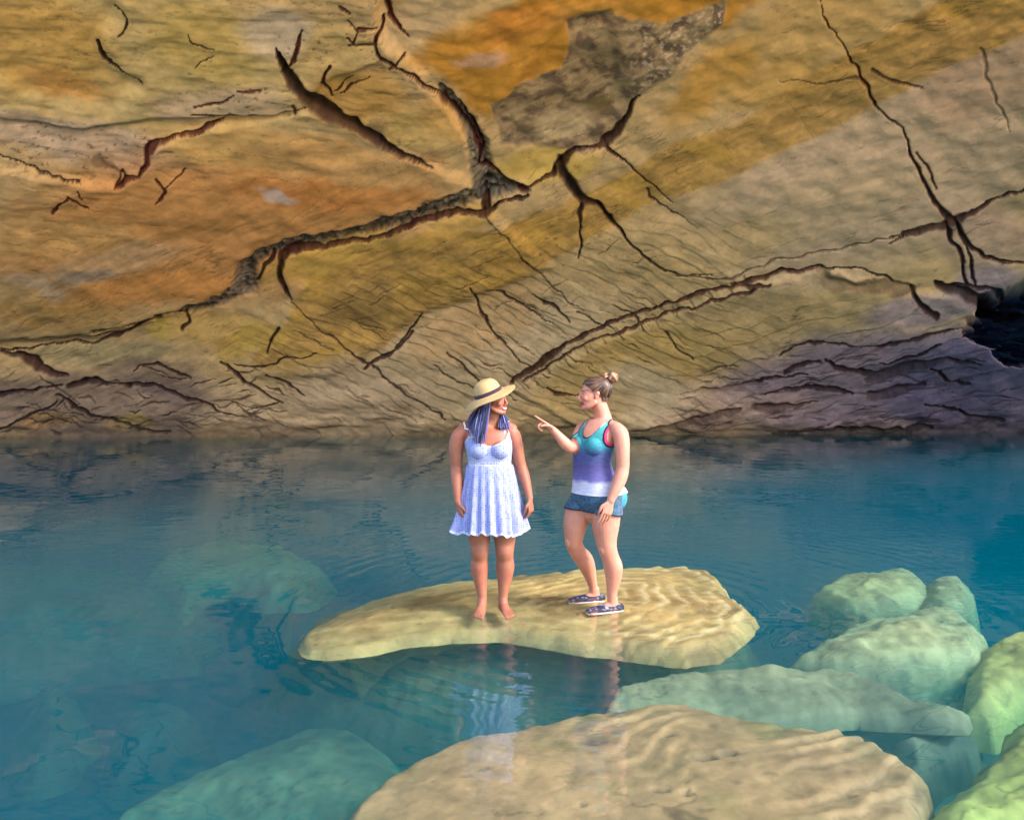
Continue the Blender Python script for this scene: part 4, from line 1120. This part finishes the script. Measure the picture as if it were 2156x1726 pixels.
    for k in range(480):
        u = rg.rand()
        ang = R(-74) - u * R(128)                                   # round her right side to the back of the head
        st = nearh(math.sin(ang) * .080, -math.cos(ang) * .096 + .012, .045 + rg.uniform(-.02, .03))
        e0, e1, e2 = np.array(A(-.205, -.150, 1.238)), np.array(A(-.268, -.135, 1.262)), np.array(A(-.330, .0, 1.352))
        ed = (e0 * (1 - 2 * u) + e1 * 2 * u) if u < .5 else (e1 * (2 - 2 * u) + e2 * (2 * u - 1))
        ed = ed + rg.normal(0, 1, 3) * (.010, .010, .022)
        m1 = nearh(math.sin(ang) * .098, -math.cos(ang) * .108 + .010, -.05)
        m2 = m1 * .45 + ed * .55 + np.array([-.02 * u, -.030 * (1 - u), .03])
        cv.append((st, m1, m2, ed))
    for k in range(130):
        u = rg.rand()
        st = nearh(.068 + .01 * u, .02 + .05 * u, .03 - .02 * rg.rand())
        ed = np.array(A(-.085, -.085, 1.33)) * (1 - u) + np.array(A(-.012, -.060, 1.322)) * u + rg.normal(0, 1, 3) * (.008, .008, .016)
        m1 = nearh(.085 + .01 * u, .03 + .05 * u, -.07); m2 = m1 * .4 + ed * .6 + np.array([.012, .02, .035])
        cv.append((st, m1, m2, ed))
    for k in range(150):
        u = rg.rand()
        ang = R(150) + u * R(70)
        st = nearh(math.sin(ang) * .080, -math.cos(ang) * .098 + .01, .03)
        ed = np.array(A(-.32, .06, 1.345)) * (1 - u) + np.array(A(-.06, .085, 1.33)) * u + rg.normal(0, 1, 3) * .012
        m1 = nearh(math.sin(ang) * .092, -math.cos(ang) * .112 + .01, -.06); m2 = m1 * .4 + ed * .6 + np.array([0, .02, .03])
        cv.append((st, m1, m2, ed))
    strands('hair', cv, HAIR, root, org, [(44, 46, 92), (60, 66, 130), (92, 100, 172), (124, 134, 204), (164, 168, 222), (36, 34, 66), (30, 26, 48), (72, 70, 128)])
    # straw hat
    HM = roty(R(-22)) @ rotx(R(7))
    hb = np.array(A(-.170, -.006, 1.566))
    def lathe(prof, n=72, fn=None):
        th = np.linspace(0, 2 * np.pi, n, endpoint=False)
        v = []
        for r, z in prof:
            p = np.stack([r * 1.0 * np.cos(th), r * np.sin(th) * .96, np.full(n, z)], -1)
            if fn: p = fn(p, r, th)
            v.append(p)
        v = np.vstack(v); m = len(prof)
        i = np.arange(n * m).reshape(m, n); j = np.roll(i, -1, 1)
        return v, np.stack([i[:-1], j[:-1], j[1:], i[1:]], -1).reshape(-1, 4)
    def droop(p, r, th):
        w = max(0, (r - .10) / .11)
        p[:, 2] += -.030 * w * w + w * w * (.016 * np.cos(th) ** 2 * np.sign(np.cos(th)) ) + .006 * w * np.sin(3 * th + .7)
        c = max(0, (p[0, 2] - .075) / .04) if r < .09 else 0
        p[:, 2] -= .018 * c * np.exp(-(p[:, 1] / .028) ** 2)          # pinched crease on top
        return p
    prof = [(.204, .002), (.204, -.002), (.17, -.001), (.13, 0), (.103, .002), (.098, .012), (.095, .035), (.090, .062), (.080, .088), (.066, .104), (.045, .112), (.02, .114), (.002, .114)]
    prof2 = [(.204, .002), (.17, .004), (.13, .006), (.107, .008), (.103, .016), (.100, .037), (.095, .064), (.085, .091), (.070, .108), (.047, .117), (.02, .119), (.002, .119)]
    parts = []
    for pf in (prof, prof2):
        v, f = lathe(pf, fn=droop); parts.append((v, [tuple(q) for q in f.tolist()]))
    v, f = merge(parts)
    C = np.zeros((len(v), 3)); C[:] = lin((186, 156, 110)); C *= (1 + .1 * fbm(v[:, 0] * 30, v[:, 1] * 30, v[:, 2] * 30, 2, 4))[:, None]
    hat = link('sun_hat', mesh_np('sun_hat', v @ HM.T + hb - org, f, C), STRAW, root)
    v, f = lathe([(.1085, .008), (.1085, .013), (.1055, .034), (.1015, .034)], fn=None)
    C = np.zeros((len(v), 3)); C[:] = lin((62, 42, 52))
    link('hat_band', mesh_np('hat_band', v @ HM.T + hb - org, f, C), CLOTH, hat)

woman_hat()

# ------------------------------------------------------------------ woman with the hair bun
def woman_bun():
    Y0 = 6.02; g = -0.046
    org = np.array([0.66, Y0, g])
    def A(x, y, z): return (x, Y0 + y, z - .022)
    root = bpy.data.objects.new('person', None); col.objects.link(root); root.location = org
    root.empty_display_size = .2
    tag(root, 'pointing woman with a hair bun, teal to purple tank top and short blue running shorts', 'person', kind='thing')
    fw = np.array([-.72, -.69, 0]); lf = np.array([.69, -.72, 0])
    P = []
    tor = [(.622, .010, .72, .140, .115), (.624, .012, .79, .178, .148), (.620, .012, .87, .172, .140), (.602, .004, .96, .148, .118), (.590, .0, 1.05, .138, .110), (.590, .0, 1.13, .144, .114), (.602, .0, 1.20, .152, .114), (.628, .004, 1.27, .154, .104), (.648, .008, 1.325, .138, .086), (.664, .012, 1.365, .098, .070), (.668, .014, 1.40, .062, .062), (.655, .010, 1.45, .054, .058), (.636, .004, 1.50, .054, .058), (.622, .0, 1.55, .055, .06)]
    P.append(tube([A(*t[:3]) + t[3:] for t in tor], n=40, ref=lf, power=2.25))
    for q in (-1, 1):
        c = np.array(A(.606, .0, 1.195)) + fw * .084 + lf * q * .070
        P.append(ball(c, (.062, .060, .064)))
        c = np.array(A(.640, .02, .81)) - fw * .085 + lf * q * .075
        P.append(ball(c, (.088, .088, .09)))
    tl = np.array(A(.655, .01, 1.325))
    P.append(tube([tuple(tl + lf * .15) + (.045,), tuple(tl + lf * .08 + [0, 0, .025]) + (.04,), tuple(tl + [0, 0, .035]) + (.045,), tuple(tl - lf * .08 + [0, 0, .025]) + (.04,), tuple(tl - lf * .15) + (.045,)], ref=(0, 0, 1)))
    la = [A(.755, -.105, 1.325) + (.050,), A(.780, -.130, 1.285) + (.058,), A(.788, -.150, 1.21) + (.056,), A(.790, -.165, 1.13) + (.050,), A(.790, -.170, 1.05) + (.047,), A(.772, -.185, .985) + (.050,), A(.742, -.205, .915) + (.042,), A(.708, -.222, .85) + (.031,), A(.698, -.226, .825) + (.028,)]
    ra = [A(.555, .105, 1.325) + (.050,), A(.520, .095, 1.295) + (.054,), A(.485, .040, 1.24) + (.048,), A(.458, -.015, 1.19) + (.043,), A(.432, -.045, 1.178) + (.040,), A(.390, -.058, 1.212) + (.042,), A(.345, -.068, 1.262) + (.034,), A(.308, -.074, 1.305) + (.026,), A(.298, -.076, 1.317) + (.0245,)]
    P += [tube(la, n=20), tube(ra, n=20, ref=(0, 1, 0))]
    P += hand_parts(A(.696, -.228, .822), (-.32, -.10, -1), (-.35, .9, 0), (-.9, -.3, .1), (.16, .20, .24, .30), 1.0, .35)
    P += hand_parts(A(.297, -.076, 1.318), (-.80, -.10, .52), (-.25, -.35, -.85), (.2, -1, .2), (.02, 1.15, 1.25, 1.3), .98, .9, .05)
    rl = [A(.555, .05, .80) + (.098,), A(.500, .05, .71) + (.100,), A(.468, .05, .60) + (.090,), A(.460, .055, .52) + (.074,), A(.462, .066, .46) + (.064,), A(.492, .105, .39) + (.062,), A(.545, .155, .315) + (.068,), A(.580, .195, .23) + (.056,), A(.604, .222, .15) + (.041,), A(.618, .236, .095) + (.034,), A(.622, .24, .05) + (.034,)]
    ll = [A(.680, -.04, .80) + (.104,), A(.684, -.045, .70) + (.108,), A(.682, -.05, .60) + (.098,), A(.686, -.055, .51) + (.078,), A(.698, -.055, .44) + (.068,), A(.718, -.045, .38) + (.064,), A(.740, -.03, .305) + (.070,), A(.742, -.022, .22) + (.058,), A(.734, -.02, .14) + (.042,), A(.732, -.02, .085) + (.036,), A(.732, -.018, .045) + (.035,)]
    P += [tube(rl, n=24), tube(ll, n=24)]
    P.append(ball(A(.418, .035, .485), (.028, .034, .050))); P.append(ball(A(.664, -.088, .455), (.036, .03, .050)))
    P += foot_parts(A(.632, .24, .08), (-1, -.22, 1), .235, g)
    P += foot_parts(A(.740, -.018, .08), (-1, -.30, 1), .235, g)
    hc = A(.592, -.005, 1.574); s = .98
    M = rotz(R(-83)) @ rotx(R(2))
    P += head_parts(hc, M, s)
    body = fuse('body', P)
    body.vertices.foreach_set('co', (coords(body) - org).astype(np.float32).ravel()); body.update()
    skin_tone(body, org, hc, M, s, (208, 144, 122), (204, 116, 98), (176, 70, 76), (92, 60, 46), False)
    link('body', body, SKIN, root)
    eyes(root, org, hc, M, s)
    zc = np.array([t[2] - .022 for t in tor]); xc = np.array([t[0] for t in tor]); yc = np.array([t[1] for t in tor])
    def frame(V):
        dx = V[:, 0] - np.interp(V[:, 2], zc, xc); dy = V[:, 1] - Y0 - np.interp(V[:, 2], zc, yc)
        return dx * lf[0] + dy * lf[1], dx * fw[0] + dy * fw[1]
    def margins(V):
        a, b = frame(V); z = V[:, 2] + .022
        arm = np.interp(z, [1.12, 1.16, 1.20, 1.24, 1.29, 1.34, 1.40], [.26, .20, .158, .136, .120, .112, .104]) - np.abs(a)
        nz = np.where(b > -.02, 1.262 + (np.abs(a) / .074) ** 2.4 * .10, 1.33 + (np.abs(a) / .074) ** 2 * .06)
        return arm, nz - z
    def sel(V):
        m, k = margins(V); z = V[:, 2] + .022
        armd = np.minimum(dist_chain(V, la[2:]), dist_chain(V, ra[1:]))
        return (z > .838) & (z < 1.43) & (m > 0) & (k > 0) & ((armd > .003) | (z > 1.2)) & (dist_chain(V, ra[3:]) > .014) & (dist_chain(V, la[4:]) > .008)
    def tcol(V):
        z = V[:, 2] + .022; m, k = margins(V); a, b = frame(V)
        s0 = z + .012 * fbm(V[:, 0] * 20, V[:, 1] * 20, z * 60, 2, 8)
        C = np.zeros((len(V), 3))
        stops = [(.82, (206, 206, 226)), (.925, (204, 204, 228)), (.955, (108, 104, 166)), (1.05, (84, 80, 134)), (1.15, (70, 88, 138)), (1.20, (50, 130, 150)), (1.28, (66, 148, 150)), (1.45, (92, 178, 172))]
        zs_ = [q[0] for q in stops]; cs = np.array([lin(q[1]) for q in stops])
        for c in range(3): C[:, c] = np.interp(s0, zs_, cs[:, c])
        C[(b < -.03) & (z < .95)] = lin((226, 226, 232))
        up = z > 1.17
        C[(k < .013) & up] = lin((26, 24, 40))
        st = up & (k > .013) & (k < .030) & (z > 1.33); C[st] = lin((224, 226, 232))
        C[(m < .013) & up] = lin((28, 24, 44))
        return C
    tank = garment('tank_top', body, sel, lambda V, N: .007 + .012 * sstep(1.12, .90, V[:, 2] + .022), tcol, HEATHER, root, org, 8)
    def selb(V):
        m, k = margins(V)
        return (V[:, 2] > 1.148) & (V[:, 2] < 1.323) & (m < .004) & (m > -.009) & (k > 0) & (dist_chain(V, la[2:]) > -.02) & (frame(V)[0] > .02) & (frame(V)[1] > -.03)
    garment('sports_bra', body, selb, lambda V, N: np.full(len(V), .004), lambda V: np.tile(lin((216, 60, 110)), (len(V), 1)), CLOTH, root, org, 1)
    def hem(V):
        a, b = frame(V)
        return .678 + .02 * sstep(.0, .12, b) - .015 * sstep(.1, -.1, b)
    def sels(V):
        armd = np.minimum(dist_chain(V, la), 9); z = V[:, 2]
        hd = np.linalg.norm((V - np.array(A(.668, -.235, .75))) / (.06, .035, .12), axis=1)
        return (z > hem(V)) & (z < .878) & (armd > .012) & (hd > 1.0)
    def scol(V):
        C = np.zeros((len(V), 3)); C[:] = lin((62, 92, 116))
        n = fbm(V[:, 0] * 90, V[:, 1] * 90, V[:, 2] * 150, 2, 14)
        C *= (1 + .8 * n)[:, None]
        a, b = frame(V)
        edge = V[:, 2] - hem(V)
        side = (b < -.035) & (a > .0)
        gx = np.hypot((b + .15) / .075, (V[:, 2] - .778) / .095)
        C[side] = lin((92, 88, 116)); C[side & (gx < 1)] = lin((66, 142, 168)); C[side & (gx > 1) & (gx < 1.12)] = lin((24, 26, 44))
        C[edge < .012] = lin((22, 22, 38))
        return np.clip(C, .01, .8)
    garment('shorts', body, sels, lambda V, N: .010 + .008 * sstep(.78, .68, V[:, 2]), scol, HEATHER, root, org, 6)
    # swept back hair and the bun
    def hair_sel(V):
        h = ((V - np.array(hc)) @ M) / s
        x, y, z = np.abs(h[:, 0]), h[:, 1], h[:, 2]
        line = np.interp(y, [-.09, -.060, -.03, -.012, .005, .035, .06, .2], [.088, .064, .040, .010, .018, .016, -.060, -.072])
        return (z > line) & (V[:, 2] > 1.448) & (np.linalg.norm(h, axis=1) < .16)
    def hcol(V):
        h = ((V - np.array(hc)) @ M) / s
        ang = np.arctan2(h[:, 2] - .10, h[:, 1] - .10)
        n = fbm(ang * 16, h[:, 0] * 30, np.linalg.norm(h, axis=1) * 5, 3, 17)
        C = lin((36, 22, 21))[None] * (1 - sstep(-.15, .35, n))[:, None] + lin((112, 78, 54))[None] * sstep(-.15, .35, n)[:, None]
        w = sstep(.03, -.05, h[:, 1])[:, None]
        return C * (1 - .6 * w) + lin((62, 42, 44)) * .6 * w
    def hoff(V, N):
        h = ((V - np.array(hc)) @ M) / s
        ang = np.arctan2(h[:, 2] - .10, h[:, 1] - .10)
        return .009 + .030 * sstep(.02, .11, h[:, 1]) * sstep(-.09, .0, h[:, 2]) + .003 * np.sin(ang * 46 + 3 * h[:, 0] * 30)
    hair = garment('hair', body, hair_sel, hoff, hcol, HAIR, root, org, 2)
    parts = []; cols = []
    rg = np.random.RandomState(4)
    for (c, rad, n) in (((.737, -.01, 1.690), .040, 16), ((.684, -.005, 1.700), .027, 9)):
        c = np.array(A(*c))
        parts.append(ball(c, rad * .86)); cols.append(np.tile(lin((110, 74, 54)), (len(parts[-1][0]), 1)))
        for k in range(n):
            ax = rotz(rg.uniform(0, 6.3)) @ rotx(rg.uniform(.5, 1.4)); t = np.linspace(0, 2 * np.pi * .8, 16)
            lat = rg.uniform(-.5, .5)
            p = np.stack([np.cos(t) * math.cos(lat), np.sin(t) * math.cos(lat), np.full(16, math.sin(lat))], -1) * rad * .9 @ ax.T + c
            v, f = tube([tuple(q) + (rad * .20,) for q in p], n=7, ref=(.3, .5, .8), sub=1)
            parts.append((v, f)); cols.append(np.tile(lin([(150, 104, 74), (196, 156, 114), (98, 66, 52), (120, 82, 62)][rg.randint(4)]), (len(v), 1)))
    v, f = merge(parts)
    link('bun', mesh_np('bun', v - org, f, np.vstack(cols)), HAIR, hair)
    # canvas slip-on shoes
    for (ax, ay, dx, dy) in ((.632, .24, -1, -.22), (.740, -.018, -1, -.30)):
        d = np.array([dx, dy, 0]); d /= np.linalg.norm(d); sd = np.array([-d[1], d[0], 0])
        gnd = np.array(A(ax, ay, g)); Ls = .255
        def q(k, h, w, hh): p = gnd + d * (k * Ls); return (p[0], p[1], g + h, w, hh)
        v, f = tube([q(-.25, .032, .030, .026), q(-.10, .034, .036, .030), q(.12, .034, .038, .031), q(.36, .031, .042, .028), q(.60, .026, .045, .023), q(.77, .020, .036, .016)], n=24, ref=sd)
        C = np.zeros((len(v), 3)); C[:] = lin((38, 42, 70)); n_ = fbm(v[:, 0] * 80, v[:, 1] * 80, v[:, 2] * 80, 2, 6)
        C[n_ > .3] = lin((150, 150, 170))
        shoe = link('shoe', mesh_np('shoe', v - org, f, C), LEATHER, root)
        v, f = tube([q(-.262, .008, .032, .008), q(-.10, .008, .039, .009), q(.12, .008, .040, .009), q(.36, .008, .045, .009), q(.58, .008, .047, .009), q(.79, .009, .037, .009)], n=24, ref=sd)
        C = np.zeros((len(v), 3)); C[:] = lin((226, 224, 228))
        link('sole', mesh_np('sole', v - org, f, C), LEATHER, shoe)
woman_bun()
